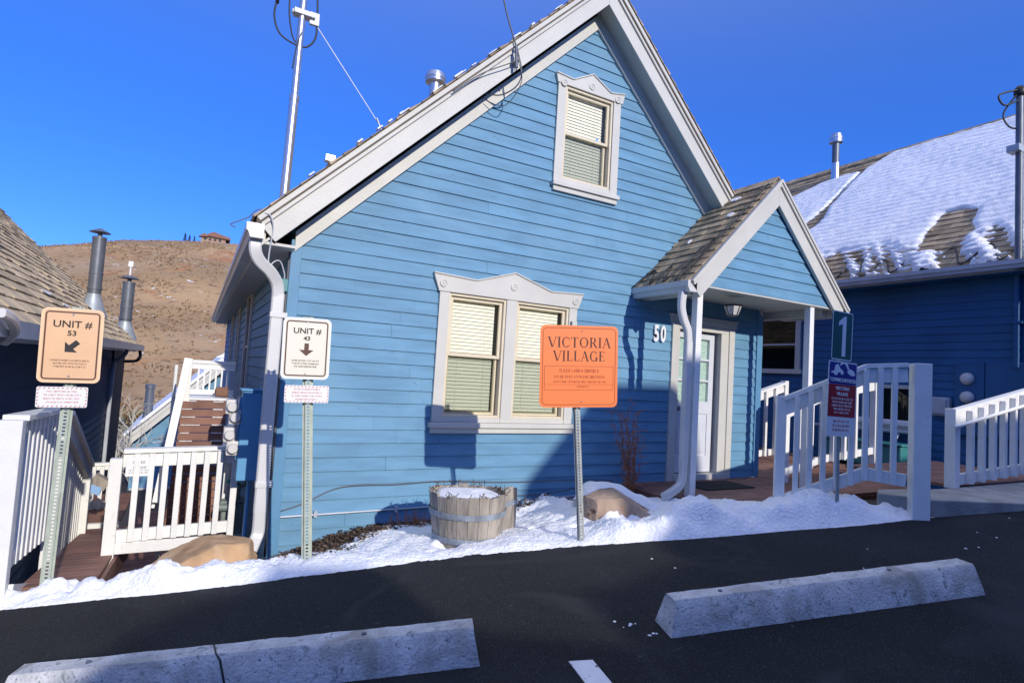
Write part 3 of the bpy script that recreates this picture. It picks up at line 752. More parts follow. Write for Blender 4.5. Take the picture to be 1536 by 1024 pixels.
# ------------------------------------------------------------------ things on the roof of the blue house
def vent(name, label, x, y, z0, z1, r, capm, pm='steel'):
    t = thing(name, label, 'roof vent', (x, y, z0))
    mb = MB(); mb.lathe((x, y, z0), [(r, 0), (r, z1-z0)], 18); mb.build('pipe', pm, t, smooth=True)
    mb = MB(); h = .16
    mb.lathe((x, y, z1-.03), [(r*1.15, 0), (r*1.75, .015), (r*1.75, h*.35), (r*1.85, h*.4), (r*1.85, h*.55), (r*1.7, h*.6), (r*1.6, h*.95), (r*1.1, h)], 20)
    mb.build('cap', capm, t, smooth=True)
    return t
vent('roof_vent', 'round silver vent cap standing higher on the left slope of the blue roof', 2.80, 8.0, 5.2, 5.93, .085, 'steel')
t = thing('roof_vent', 'small flat-topped white vent low on the left slope of the blue roof', 'roof vent', (1.36, 7.6, 3.7))
mb = MB(); mb.lathe((1.36, 7.6, 3.7), [(.05, 0), (.05, .55)], 12); mb.build('pipe', 'white', t, smooth=True)
mb = MB(); mb.box((1.24, 7.54, 4.22), (1.36, 7.66, 4.30)); mb.lathe((1.39, 7.6, 4.22), [(.075, 0), (.075, .04), (.05, .06)], 14); mb.build('cap', 'steel', t, bevel=.004)
# service mast
t = thing('service_mast', 'tall silver electric service mast rising from the left roof edge', 'mast', (.735, 7, 3.2))
mb = MB(); mb.tube([(.72, 7, 3.15), (.745, 7, 4.7)], .052, 14); mb.tube([(.745, 7, 4.66), (.765, 7, 6.6)], .042, 14); mb.lathe((.745, 7, 4.64), [(.056, 0), (.056, .06)], 14)
mb.build('pole', 'steel', t, smooth=True)
mb = MB(); mb.box((.66, 6.94, 5.66), (.90, 7.06, 5.72)); mb.lathe((.69, 7, 5.69), [(.03, -.05), (.03, .05)], 8, (1, 0, 0)); mb.box((.84, 6.98, 5.60), (.95, 7.02, 5.75)); mb.build('bracket', 'palewire', t, bevel=.006)
mb = MB()
mb.tube(smooth_path([(.52, 7, 6.1), (.47, 7, 5.75), (.46, 7, 5.55), (.53, 7, 5.38), (.68, 7, 5.31), (.82, 7, 5.31), (.91, 7, 5.42), (.93, 7, 5.6), (.90, 7, 6.1)]), .011, 6)
mb.tube(smooth_path([(.61, 7, 6.1), (.61, 7, 5.7), (.66, 7, 5.42), (.72, 7, 5.33), (.77, 7, 5.38), (.76, 7, 5.8), (.80, 7, 6.1)]), .009, 6)
mb.tube(smooth_path([(.76, 6.95, 5.45), (.71, 6.93, 5.2), (.69, 6.93, 4.98)]), .007, 6)
mb.tube([(.475, 7, 5.72), (.485, 7, 5.86)], .02, 8)
mb.build('cable', 'black', t, smooth=2)
mb = MB(); mb.tube([(.93, 7.0, 5.60), (1.79, 7.02, 4.60)], .006, 6); mb.tube([(1.72, 7.0, 4.7), (1.79, 7.0, 4.56), (1.86, 7.0, 4.50)], .008, 6); mb.build('guy_wire', 'palewire', t)
# power drop
t = thing('power_cable', 'thin dark overhead cable dropping from the sky to the white gable board', 'cable', (2.83, 5.4, 5.13))
mb = MB()
mb.tube(smooth_path([(1.9, 5.0, 7.6), (2.35, 5.25, 6.4), (2.61, 5.42, 5.69), (2.83, 5.42, 5.15), (2.84, 5.42, 5.05)]), .009, 6)
mb.tube(smooth_path([(2.83, 5.42, 5.15), (2.88, 5.42, 5.0), (2.89, 5.44, 4.88), (2.84, 5.5, 4.78), (2.72, 5.62, 4.72), (2.55, 5.72, 4.75)]), .008, 6)
mb.tube(smooth_path([(2.82, 5.42, 5.06), (2.70, 5.42, 4.98), (2.4, 5.43, 4.78), (2.1, 5.43, 4.50)]), .006, 6)
mb.tube(smooth_path([(2.83, 5.42, 5.08), (2.9, 5.43, 4.85), (2.8, 5.6, 4.62), (2.6, 5.7, 4.66)]), .005, 6)
mb.build('cable', 'wire', t, smooth=2)
mb = MB(); mb.lathe((2.81, 5.45, 5.06), [(.03, -.03), (.03, .03)], 10, (0, 1, 0)); mb.tube([(2.80, 5.42, 5.22), (2.82, 5.42, 4.98)], .018, 8); mb.build('clamp', 'flue', t)

# ------------------------------------------------------------------ electric cabinet and meters on the left wall
t = thing('meter_cabinet', 'tall blue meter cabinet with four pale meters on the shaded side wall', 'meter box', (.55, 6.25, .4))
mb = MB(); mb.box((.42, 6.15, .42), (.705, 6.36, 1.29)); mb.box((.40, 6.13, 1.29), (.71, 6.38, 1.31)); mb.build('cabinet', 'cabinet', t, bevel=.006)
for x_, z in ((.37, .73), (.335, .86), (.37, 1.03), (.335, 1.13)):
    mb = MB(); mb.box((x_-.055, 6.17, z-.07), (x_+.05, 6.30, z+.07))
    mt = mb.build('meter', 'meterglass', t, bevel=.012)
    mb = MB(); mb.lathe((x_, 6.17, z), [(.05, 0), (.048, .035), (.04, .045)], 16, (0, -1, 0)); mb.build('dome', 'meterglass', mt, smooth=True)
mb = MB(); mb.box((.40, 6.20, .62), (.42, 6.33, 1.22)); mb.tube([(.55, 6.3, .42), (.55, 6.3, -.3)], .02, 8); mb.build('conduit', 'cabinet', t)
t = thing('utility_box', 'grey-green metal utility box with pipes on the ground by the left wall', 'utility box', (.45, 6.7, -.25))
mb = MB(); mb.box((.34, 6.62, -.22), (.55, 6.82, .10)); mb.box((.32, 6.60, .10), (.57, 6.84, .13)); mb.build('box', 'boxgrey', t, bevel=.02)
mb = MB(); mb.lathe((.36, 6.60, .07), [(.04, -.05), (.04, .05)], 12, (1, 0, 0)); mb.tube(smooth_path([(.50, 6.7, .12), (.50, 6.7, .24), (.57, 6.7, .3), (.63, 6.7, .5), (.66, 6.7, .9)]), .018, 8); mb.tube([(.43, 6.7, .12), (.43, 6.7, .30)], .018, 8); mb.build('pipe', 'boxgrey', t, smooth=True)
mb = MB(); mb.lathe((.43, 6.7, .28), [(.03, 0), (.075, .015), (.075, .03), (.03, .05)], 14, (.3, 0, 1)); mb.build('valve', 'teal', t, smooth=True)

# ------------------------------------------------------------------ decks and railings
def boards(mb, poly_fn, z, th, x0, x1, y0, y1, bw=.14, along='x'):
    if along == 'x':
        y = y0
        while y < y1-.01:
            a, b = poly_fn(y+bw/2) if poly_fn else (x0, x1)
            mb.box((a, y, z-th), (b, min(y+bw-.006, y1), z)); y += bw
    else:
        x = x0
        while x < x1-.01:
            a, b = poly_fn(x+bw/2) if poly_fn else (y0, y1)
            mb.box((x, a, z-th), (min(x+bw-.006, x1), b, z)); x += bw
t = thing('porch_deck', 'red-brown wooden porch deck in front of the grey door', 'deck', (6.5, 5.3, 0))
mb = MB()
def deckx(y):
    l = interp(y, [(4.45, 5.9), (4.75, 5.35), (5.05, 4.86), (5.8, 4.86)]); return (l, 9.4)
boards(mb, deckx, .30, .035, 0, 0, 4.50, 5.79)
def deckx2(y): return (7.53, 11.46)
boards(mb, deckx2, .30, .035, 0, 0, 5.79, 10.5)
mb.build('planks', 'deckwood', t, bevel=.003)
mb = MB()
mb.beam((4.87, 5.06, .17), (5.9, 4.51, .17), .03, .19); mb.beam((5.9, 4.50, .17), (9.4, 4.50, .17), .03, .19); mb.beam((4.875, 5.06, .17), (4.875, 5.78, .17), .03, .19)
mb.build('skirt', 'deckwood', t)
t = thing('doormat', 'black doormat lying on the deck before the door', 'doormat', (6.2, 5.3, .3))
mb = MB(); mb.box((5.72, 5.12, .302), (6.62, 5.62, .314)); o = mb.build('mat', 'mat', t, bevel=.004)
t = thing('concrete_ramp', 'grey concrete slab at the road edge between the two right-hand railings', 'ramp', (6.5, 2.8, .6))
mb = MB()
mb.prism([(5.52, 2.98, .1), (5.72, 2.66, .1), (6.6, 2.30, .1), (9.5, 1.1, .1), (9.5, 2.93, .1), (6.5, 2.95, .1), (5.75, 3.10, .1)], (0, 0, .63))
mb.build('slab', 'concrete', t, bevel=.012)
mb = MB()
for k in range(9): mb.box((6.98+.03*k, 2.99+k*.145, .70), (9.4, 2.99+k*.145+.138, .735))
mb.build('planks', 'deckwood', t, bevel=.003)

def rail_panel(t, path, top, bot, n_bal, m='white', post_ends=(True, True), capw=.14, baly=.035, trh=.09, skip=None, post=.10, post_bot=None, balside=.0):
    """path: list of (x,y) ; top/bot: list of z for same points; balusters spaced along"""
    T = MB()
    for (p, q, z0, z1) in zip(path, path[1:], top, top[1:]):
        T.beam((*p, z0), (*q, z1), capw, .04)
        T.beam((*p, z0-.022-trh/2), (*q, z1-.022-trh/2), .045, trh)
    T.build('top_rail', m, t, bevel=.004)
    B = MB()
    for (p, q, z0, z1) in zip(path, path[1:], bot, bot[1:]): B.beam((*p, z0), (*q, z1), .045, .11)
    B.build('bottom_rail', m, t, bevel=.004)
    L = [0]
    for p, q in zip(path, path[1:]): L.append(L[-1]+math.hypot(q[0]-p[0], q[1]-p[1]))
    def at(s, arr):
        for i in range(len(L)-1):
            if s <= L[i+1]+1e-9:
                k = (s-L[i])/(L[i+1]-L[i]); a, b = arr[i], arr[i+1]
                return a+(b-a)*k if not isinstance(a, tuple) else (a[0]+(b[0]-a[0])*k, a[1]+(b[1]-a[1])*k)
    for k in range(n_bal):
        s = L[-1]*(k+1)/(n_bal+1); c = at(s, path); z0 = at(s, bot)-.05; z1 = at(s, top)-.025
        d = (V((*path[-1], 0))-V((*path[0], 0))).normalized(); nn = V((d.y, -d.x, 0))
        b = MB(); o = V((c[0], c[1], z0)) - d*baly/2 + nn*(.0235+balside)
        b.obox(o, d*baly, nn*baly, (0, 0, z1-z0)); b.build('baluster', m, t, bevel=.003)

# right-hand front railing (thing 1)
t = thing('railing', 'long white wooden railing with a thick end post beside the number 1 sign', 'railing', (5.2, 3.1, .4))
path = [(4.84, 3.47), (5.33, 2.99), (5.56, 2.765)]
rail_panel(t, path, [1.53, 1.875, 1.90], [.58, .91, .88], 8, baly=.042, trh=.13, capw=.09)
d = V((.714, -.70, 0)); nn = V((.70, .714, 0))
mb = MB(); mb.obox(V((4.78, 3.49, .2)), d*.085, nn*.085, (0, 0, 1.36)); mb.build('post', 'white', t, bevel=.005)
mb = MB(); mb.obox(V((5.555, 2.70, .40)), d*.135, nn*.135, (0, 0, 1.52)); mb.build('post', 'white', t, bevel=.006, L='thick end post of the railing')
mb = MB(); mb.beam((4.84, 3.44, .60), (5.0, 3.28, .68), .04, .03); mb.build('bracket', 'white', t)
# inner parallel railing
t = thing('railing', 'white railing on the far side of the ramp, seen through the front railing', 'railing', (8.2, 5.3, .3))
rail_panel(t, [(7.5, 5.35), (8.6, 5.45), (10.0, 5.5)], [1.45, 1.75, 1.95], [.45, .6, .7], 7, baly=.06, trh=.22)
mb = MB(); mb.box((7.46, 5.3, .3), (7.56, 5.4, 1.45)); mb.build('post', 'white', t, bevel=.005); mb = MB(); mb.box((10, 5.45, .3), (10.1, 5.55, 2.0)); mb.build('post', 'white', t, bevel=.005)
# railing behind the porch
t = thing('railing', 'small white railing behind the porch corner, right of the door', 'railing', (8.2, 7.2, .3))
rail_panel(t, [(7.9, 7.0), (9.6, 6.9)], [1.25, 1.75], [.38, .5], 6, baly=.05, trh=.14)
mb = MB(); mb.box((7.83, 6.95, .3), (7.93, 7.05, 1.3)); mb.build('post', 'white', t, bevel=.005); mb = MB(); mb.box((9.6, 6.85, .3), (9.7, 6.95, 1.8)); mb.build('post', 'white', t, bevel=.005)
# railing at the right picture edge
t = thing('railing', 'white railing with round handrail climbing out at the right edge', 'railing', (7.3, 2.96, .73))
rail_panel(t, [(6.86, 2.97), (8.6, 2.97)], [1.50, 1.79], [.80, .88], 6, baly=.055, trh=.14, capw=.08)
mb = MB(); mb.box((6.80, 2.92, .72), (6.90, 3.02, 1.53)); mb.build('post', 'white', t, bevel=.005)
mb = MB(); mb.tube([(6.73, 2.90, 1.345), (6.95, 2.89, 1.385), (8.6, 2.88, 1.66)], .018, 10); mb.tube([(6.92, 2.95, 1.33), (6.92, 2.89, 1.375)], .008, 6); mb.build('handrail', 'white', t, smooth=True)

# left railing (level) and stair railing going down
t = thing('railing', 'big white railing at the left picture edge, level then dropping down the steps', 'railing', (-1, 6, 0))
rail_panel(t, [(-1.06, 5.12), (-1.02, 6.35)], [1.10, 1.06], [.10, .02], 9, baly=.04, trh=.10, capw=.15, balside=-.03)
mb = MB(); mb.box((-1.14, 5.02, -.2), (-1.0, 5.12, 1.09)); mb.build('post', 'white', t, bevel=.006)
mb = MB(); mb.box((-1.06, 6.36, -.8), (-.96, 6.46, 1.04)); mb.build('post', 'white', t, bevel=.006)
T = MB(); T.beam((-.99, 6.47, 1.02), (-.99, 8.1, .28), .12, .04); T.beam((-.99, 6.47, .93), (-.99, 8.1, .19), .045, .12); T.build('stair_rail', 'white', t, bevel=.004)
T = MB(); T.beam((-.99, 6.47, -.22), (-.99, 8.1, -.92), .045, .12); T.build('bottom_rail', 'white', t, bevel=.004)
for k in range(11):
    y = 6.58+k*.135; z1 = .90-(y-6.47)*.454; z0 = -.22-(y-6.47)*.43
    b = MB(); b.box((-1.045, y, z0), (-1.015, y+.035, z1)); b.build('baluster', 'white', t)
mb = MB(); mb.box((-1.03, 8.05, -1.4), (-.95, 8.13, .28)); mb.build('post', 'white', t, bevel=.005)
# blue flat brace behind
mb = MB(); mb.beam((-1.0, 5.1, -.08), (-.98, 6.4, -.5), .05, .10); mb.build('brace', 'white', t)
# wooden walkway down
t = thing('walkway', 'red-brown plank walkway going down between the left railing and the gate', 'walkway', (-.75, 6.6, -.4))
mb = MB(); y = 5.35; 
while y < 8.3:
    z = -.14-(y-5.35)*.125; mb.obox((-1.0, y, z), (.46, 0, 0), (0, .134, -.017), (0, 0, -.03)); y += .14
mb.build('planks', 'deckwood', t, bevel=.003)
mb = MB(); mb.obox((-.535, 5.35, -.38), (.03, 0, 0), (0, 2.9, -.37), (0, 0, .21)); mb.build('stringer', 'deckwood', t)
# gate fence
t = thing('gate', 'low white gate with a small notice, left of the blue house', 'gate', (0, 6.5, -.3))
rail_panel(t, [(-.53, 6.5), (.40, 6.52)], [.67, .69], [-.12, -.10], 7, baly=.05, trh=.13, capw=.12)
mb = MB(); mb.box((-.63, 6.45, -.6), (-.53, 6.55, .60)); mb.build('post', 'white', t, bevel=.005)
mb = MB(); mb.box((-.53, 6.46, -.28), (.37, 6.5, -.175)); mb.box((.40, 6.48, -.3), (.46, 6.54, .68)); mb.build('kick_board', 'white', t, bevel=.004)
mb = MB(); mb.box((-.50, 6.44, .44), (-.29, 6.45, .62)); nb = mb.build('notice', 'whitesign', t)
def scribble(mb, O, u, v, n, width, rows, h, gap, dens=.8):
    """rows of tiny illegible lettering, word by word"""
    O, u, v, n = V(O), V(u), V(v), V(n); st = h*.17
    def B(x, y, w_, h_): mb.obox(O+u*x+v*y, u*w_, v*h_, n*.0008)
    for r in range(rows):
        wd = width*(random.uniform(.65, 1) if r else random.uniform(.75, .95)); x = -wd/2; y0 = -r*gap
        while x < wd/2:
            for k in range(random.randint(3, 7)):
                if x > wd/2: break
                L = h*.5; t = random.randint(0, 5)
                if t != 4: B(x, y0, st, h)
                if t in (0, 1, 3): B(x+st, y0+h-st, L-st, st)
                if t in (0, 2, 3): B(x+st, y0, L-st, st)
                if t in (1, 3, 5): B(x+st, y0+h*.42, L-st, st)
                if t in (0, 5): B(x+L, y0, st, h)
                if t == 4: B(x+L*.45, y0, st, h); B(x, y0+h-st, L+st, st)
                x += L+h*.24
            x += h*.45
    return mb
scribble(MB(), (-.395, 6.439, .56), (1, 0, 0), (0, 0, 1), (0, -1, 0), .14, 2, .022, .05).build('lettering', 'flue', nb)
scribble(MB(), (-.40, 6.439, .49), (1, 0, 0), (0, 0, 1), (0, -1, 0), .18, 2, .010, .022).build('lettering', 'flue', nb)
# sloped hand rail arms left and right of the gate
t = thing('stair_handrail', 'white sloping handrail reaching from the gate to the meters', 'handrail', (.4, 7.6, .6))
mb = MB(); mb.beam((.33, 6.56, .67), (.44, 7.3, 1.12), .07, .035); mb.beam((.33, 6.56, .60), (.44, 7.3, 1.05), .035, .08); mb.build('rail', 'white', t, bevel=.004)
for y in (6.75, 7.0, 7.25):
    mb = MB(); x = .33+(y-6.56)*.15; mb.box((x-.015, y, -.5), (x+.015, y+.03, .56+(y-6.56)*.6)); mb.build('baluster', 'white', t)
# lower landing rail
t = thing('railing', 'low white railing on the landing below the dark left house', 'railing', (-1, 10, -.6))
rail_panel(t, [(-1.24, 10), (-.86, 10)], [-.02, -.01], [-.60, -.6], 3, baly=.05, trh=.06, capw=.08)
mb = MB(); mb.box((-.90, 9.97, -1.0), (-.84, 10.05, 0)); mb.build('post', 'white', t)
mb = MB(); mb.beam((-.78, 9.0, -.02), (-.90, 9.6, -.55), .06, .09); mb.build('stair_rail', 'white', t)
t = thing('lower_landing', 'lower brown deck landing with a white edge seen past the gate', 'deck', (-.6, 9.5, -1))
mb = MB(); boards(mb, None, -.64, .03, -1.35, -.72, 9.2, 11); boards(mb, None, -1.18, .03, -.7, .7, 7.4, 12); mb.build('planks', 'deckwood', t)
mb = MB(); mb.box((-1.4, 9.14, -.86), (-.72, 9.19, -.645)); mb.build('skirt', 'white', t)
t = thing('wooden_box', 'small unpainted wooden box hung on the end of the left stair railing', 'box', (-1.0, 8.3, .0))
mb = MB(); mb.obox((-1.0, 8.35, .03), (.15, 0, -.10), (0, .16, 0), (.06, 0, .10)); mb.build('box', 'barrel', t, bevel=.004)
mb = MB(); mb.obox((-1.0, 8.34, -.07), (.11, 0, -.05), (0, .1, 0), (.02, 0, .09)); mb.build('flap', 'iceblue', t)

# staircase
t = thing('wooden_staircase', 'steep red-brown plank steps climbing to a railed landing behind the gate', 'staircase', (.15, 7.2, 0))
mb = MB(); sn = MB()
for k in range(17):
    z = 1.10-k*.085; y = 7.22-k*.018
    mb.obox((-.105-k*.004, y, z-.078), (.45, 0, 0), (0, .03, 0), (0, 0, .078))
    if k < 7:
        sn.box((-.10, y-.008, z+.0), (random.uniform(-.02, .10), y+.02, z+.006)); sn.box((.20, y-.01, z), (.30, y+.02, z+.008))
mb.build('treads', 'deckwood', t, bevel=.003); sn.build('snow_patch', 'snow', t)
mb = MB(); boards(mb, None, 1.11, .02, -.12, .42, 7.26, 8.2); mb.build('landing', 'deckwood', t)
mb = MB(); mb.box((-.10, 7.27, 1.111), (.42, 8.1, 1.135)); mb.build('landing_snow', 'snow', t, bevel=.008)
mb = MB(); mb.beam((-.085, 7.22, 1.56), (-.24, 6.72, .12), .075, .085, up=(0, 1, 0)); mb.beam((-.115, 7.26, 1.5), (-.27, 6.80, .05), .03, .05, up=(0, 1, 0))
mb.build('side_rail', 'white', t, bevel=.004)
mb = MB(); mb.box((-.105, 7.25, .4), (-.04, 7.31, 1.57)); mb.build('post', 'white', t, bevel=.004)
T = MB(); T.box((-.05, 7.70, 1.515), (.42, 7.76, 1.555)); T.box((-.05, 7.715, 1.45), (.42, 7.75, 1.513)); T.build('top_rail', 'white', t, bevel=.003)
T = MB(); T.box((-.04, 7.715, 1.15), (.42, 7.75, 1.21)); T.build('bottom_rail', 'white', t)
for k in range(6):
    b = MB(); x = .02+k*.062; b.box((x, 7.72, 1.21), (x+.018, 7.74, 1.45)); b.build('baluster', 'white', t)
t = thing('white_pole', 'thin white pole left of the staircase rail', 'pole', (-.22, 8, -.2)); mb = MB(); mb.tube([(-.215, 8, .6), (-.21, 8, 1.48)], .02, 8); mb.tube([(-.22, 8, -1), (-.215, 8, .6)], .022, 8); mb.build('pole', 'white', t)
t = thing('terracotta_pot', 'brown clay pot lying on the upper snowy landing', 'pot', (.30, 7.5, 1.13))
mb = MB(); mb.lathe((.21, 7.5, 1.20), [(.025, 0), (.055, .012), (.062, .12), (.068, .13), (.055, .14)], 16, (1, 0, 0)); mb.build('pot', 'brick', t, smooth=True)

# ------------------------------------------------------------------ left dark house
t = thing('dark_blue_house', 'dark blue house with a tan shingle roof at the left picture edge', 'house', (-3, 12, 0))
XL = -1.5
mb = laps((XL, 0, 0), (0, 1, 0), (1, 0, 0), [(5.2, -4), (15.9, -4), (15.9, 2.0), (5.2, 2.0)], e=.14)
laps((0, 5.2, 0), (1, 0, 0), (0, -1, 0), [(-9, -4), (XL, -4), (XL, 2.0), (-5.2, 5.6), (-9, 1.9)], e=.14, mb=mb)
laps((0, 15.9, 0), (1, 0, 0), (0, 1, 0), [(-9, -4), (XL, -4), (XL, 2.0), (-5.2, 5.6), (-9, 1.9)], e=.14, mb=mb)
mb.build('wall', 'siding_dark', t)
mb = MB(); mb.box((XL-.08, 15.9, -4), (XL+.03, 15.93, 1.9)); mb.box((XL+.022, 13.9, -4), (XL+.04, 15.9, 1.9)); mb.build('corner_board', 'dark', t)  # corner board, plus a black strip painting deep shade on the far wall end
mb = MB(); mb.prism([(-1.30, 4.6, 1.70), (-5.3, 4.6, 5.70), (-5.3, 4.6, 5.80), (-1.30, 4.6, 1.80)], (0, 12, 0)); mb.prism([(-5.3, 4.6, 5.7), (-9.3, 4.6, 1.7), (-9.3, 4.6, 1.8), (-5.3, 4.6, 5.8)], (0, 12, 0))
rf = mb.build('roof', 'shingle_dark', t)
mb = shingles((-1.28, 4.6, 1.78), (0, 1, 0), (-S2, 0, S2), 12.05, 5.65, .34, .17, (S2, 0, S2), MB(), .010, .028); mb.build('shingles', 'shingle_tan', rf)
mb = MB()
for (y, s, l) in ((9.3, .70, .5), (9.9, .55, .3)):
    p = V((-1.28, y, 1.78))+V((-S2, 0, S2))*s+V((S2, 0, S2))*.022
    ring = [p+V((0, math.cos(q)*l*.5*(1+.3*math.sin(3*q)), 0))+V((-S2, 0, S2))*math.sin(q)*.03 for q in [k*.6283 for k in range(10)]]
    mb.prism(ring, V((S2, 0, S2))*.012)
    mb.build('snow_patch', 'snow', rf); mb = MB()
mb = MB(); mb.box((-1.30, 4.6, 1.64), (-1.28, 16.6, 1.79)); mb.box((-1.279, 4.6, 1.65), (-1.17, 16.6, 1.67)); mb.box((-1.17, 4.6, 1.65), (-1.155, 16.6, 1.78)); mb.box((-1.28, 16.59, 1.671), (-1.171, 16.6, 1.78))
mb.build('gutter', 'gutter_grey', t)
mb = MB(); mb.box((-1.49, 4.6, 1.62), (-1.31, 16.6, 1.64)); mb.build('soffit', 'gutter_grey', t)
mb = MB()
mb.sweep(smooth_path([(-1.24, 13.7, 1.66), (-1.26, 13.7, 1.55), (-1.38, 13.7, 1.42), (-1.435, 13.7, 1.25), (-1.435, 13.7, -.9)], 5), dsec(.032, .03), up=(1, 0, 0)); mb.build('downspout', 'gutter_grey', t, smooth=True)
mb = MB()
mb.tube(smooth_path([(-1.22, 16.3, 1.66), (-1.20, 16.3, 1.50), (-1.28, 16.25, 1.40), (-1.5, 15.9, 1.38)]), .035, 8); mb.build('downspout', 'black', t, smooth=True)
mb = MB()
mb.sweep(smooth_path([(-1.12, 4.75, 1.80), (-1.10, 4.92, 1.77), (-1.12, 5.12, 1.70), (-1.2, 5.25, 1.62)]), dsec(.03, .03), up=(1, 0, 0)); mb.build('downspout', 'gutter', t, smooth=True)
mb = MB(); mb.tube(smooth_path([(-1.2, 6.5, 1.64), (-1.2, 6.7, 1.54), (-1.2, 7.3, 1.54), (-1.2, 7.7, 1.47), (-1.2, 7.8, 1.44)]), .007, 6); mb.build('wiring', 'palewire', t)
def stove(name, label, x, y, z0, z1, r, spike=False):
    t = thing(name, label, 'stove pipe', (x, y, z0))
    mb = MB(); mb.lathe((x, y, z0), [(r, 0), (r, (z1-z0)*.45), (r*1.06, (z1-z0)*.455), (r*1.06, (z1-z0)*.475), (r, (z1-z0)*.48), (r, z1-z0)], 20); mb.lathe((x, y, z0+(z1-z0)*.22), [(r*1.12, 0), (r*1.12, .04)], 20); mb.build('pipe', 'flue', t, smooth=True)
    mb = MB(); mb.lathe((x, y, z0-.25), [(r*2.2, 0), (r*1.5, .22), (r*1.03, .42), (r*1.03, .45)], 20); mb.build('flashing', 'flashing', t, smooth=True)
    mb = MB(); mb.lathe((x, y, z1), [(r*1.05, -.02), (r*1.05, .03), (r*.35, .035), (r*.35, .10), (r*1.6, .12), (r*1.3, .14), (r*.3, .20)], 20); mb.build('cap', 'flue', t, smooth=True)
    if spike:
        mb = MB(); mb.tube([(x, y, z1+.18), (x, y, z1+.5)], .02, 8); mb.box((x-.05, y-.03, z1+.42), (x+.05, y+.03, z1+.55)); mb.build('spark_rod', 'white', t)
stove('stove_pipe', 'taller dark grey stove pipe, nearer of two on the tan roof', -1.88, 13.8, 2.5, 3.80, .115)
stove('stove_pipe', 'shorter dark grey stove pipe with a white rod on top, at the tan roof end', -1.63, 17.0, 2.15, 3.30, .13, True)
t = thing('roof_vent', 'small grey vent at the left picture edge on the tan roof', 'roof vent', (-2.3, 9.3, 2.7))
mb = MB(); mb.lathe((-2.33, 9.2, 2.72), [(.09, 0), (.075, .25), (.075, .32)], 12); mb.build('pipe', 'flashing', t, smooth=True)

# ------------------------------------------------------------------ lower house behind the stairs
t = thing('lower_house', 'light blue gabled house with snowy roof further down the slope', 'house', (1.06, 34, -6))
yy = 31; KH = 31/22
def kh(x, z): return (x*KH, 1.6+(z-1.6)*KH)
laps((0, yy, 0), (1, 0, 0), (0, -1, 0), [(-2.26, -8), (4.4, -8), (4.4, -2.2), (1.06, 1.05), (-2.26, -2.2)], e=.4, prot=.008).build('wall', 'siding', t)
def roofpair(mb, y0, dy, zt, th, hw):
    """two 45 degree slabs; zt = top height at the ridge (x 1.06)"""
    mb.prism([(1.06-hw, y0, zt-th-hw), (1.06, y0, zt-th), (1.06, y0, zt), (1.06-hw, y0, zt-hw)], (0, dy, 0))
    mb.prism([(1.06, y0, zt-th), (1.06+hw, y0, zt-th-hw), (1.06+hw, y0, zt-hw), (1.06, y0, zt)], (0, dy, 0))
    return mb
rf = roofpair(MB(), yy-.45, 10, 1.40, .2, 3.75).build('roof', 'shingle_dark', t)
roofpair(MB(), yy-.25, 9.6, 1.62, .21, 3.68).build('roof_snow', 'snow', rf, bevel=.05)
m1 = roofpair(MB(), yy-.52, .05, 1.36, .48, 3.80); m3 = roofpair(MB(), yy-.58, .045, 1.38, .2, 3.80); m1.add(m3.v, m3.f); m1.build('rake_board', 'trim', t)
mb = MB(); mb.box((-2.2, yy-.08, -4.75), (-.4, yy-.02, -4.5)); mb.box((-1.15, yy-.07, -7), (-.95, yy-.02, -4.76)); mb.build('trim_board', 'trim', t)
t = thing('flue_pipe', 'plain grey flue pipe standing on the snowy lower roof', 'flue pipe', (-1.8, 31.5, -1.7))
mb = MB(); mb.lathe((-1.80, 31.5, -2.0), [(.20, 0), (.20, .8), (.215, .81), (.215, .87), (.19, .88), (.175, 1.95), (.205, 1.97), (.205, 2.15), (.15, 2.18)], 18); mb.build('pipe', 'flue', t, smooth=True)

# bare pale tree and scrub in the valley
def branch(mb, p, d, L, r, depth, spread=.55, n=3):
    pts = [p]; q = V(p); dd = V(d).normalized()
    for k in range(4):
        dd = (dd + V((random.gauss(0, .13), random.gauss(0, .13), random.gauss(0, .08)))).normalized(); q = q+dd*L/4; pts.append(q.copy())
    mb.tube(pts, r, 5 if depth > 1 else 4, radii=[1, .85, .7, .58, .45], cap=False)
    if depth > 0:
        for k in range(n):
            i = random.randint(1, 4); nd = (dd + V((random.gauss(0, spread), random.gauss(0, spread), random.gauss(.1, spread)))).normalized()
            branch(mb, pts[i], nd, L*random.uniform(.5, .78), r*.55, depth-1, spread, n)
def bare_tree(name, label, x, y, z, h, m, r=.06, cat='tree', grp=None, n=4, depth=4):
    t = thing(name, label, cat, (x, y, z), grp)
    mb = MB(); mb.tube([(x, y, z), (x+.05, y, z+h*.3)], r, 8); mb.build('trunk', m, t, smooth=2)
    mb = MB()
    for k in range(n+2): branch(mb, V((x, y, z+h*random.uniform(.08, .3))), V((random.uniform(-1, 1), random.uniform(-.6, .6), random.uniform(.5, 1.5))), h*.42, r*.6, depth-1, .5, n)
    mb.build('crown', m, t)
bare_tree('bare_tree', 'pale frosty bare tree between the dark left house and the lower house', -2.6, 29, -4.6, 4.6, 'pale_twig', .09)
bare_tree('bare_tree', 'thin pale bare sapling behind the snowy lower roof, left of the white pole', -1.3, 33, -4.4, 4.6, 'pale_twig', .05, n=3)
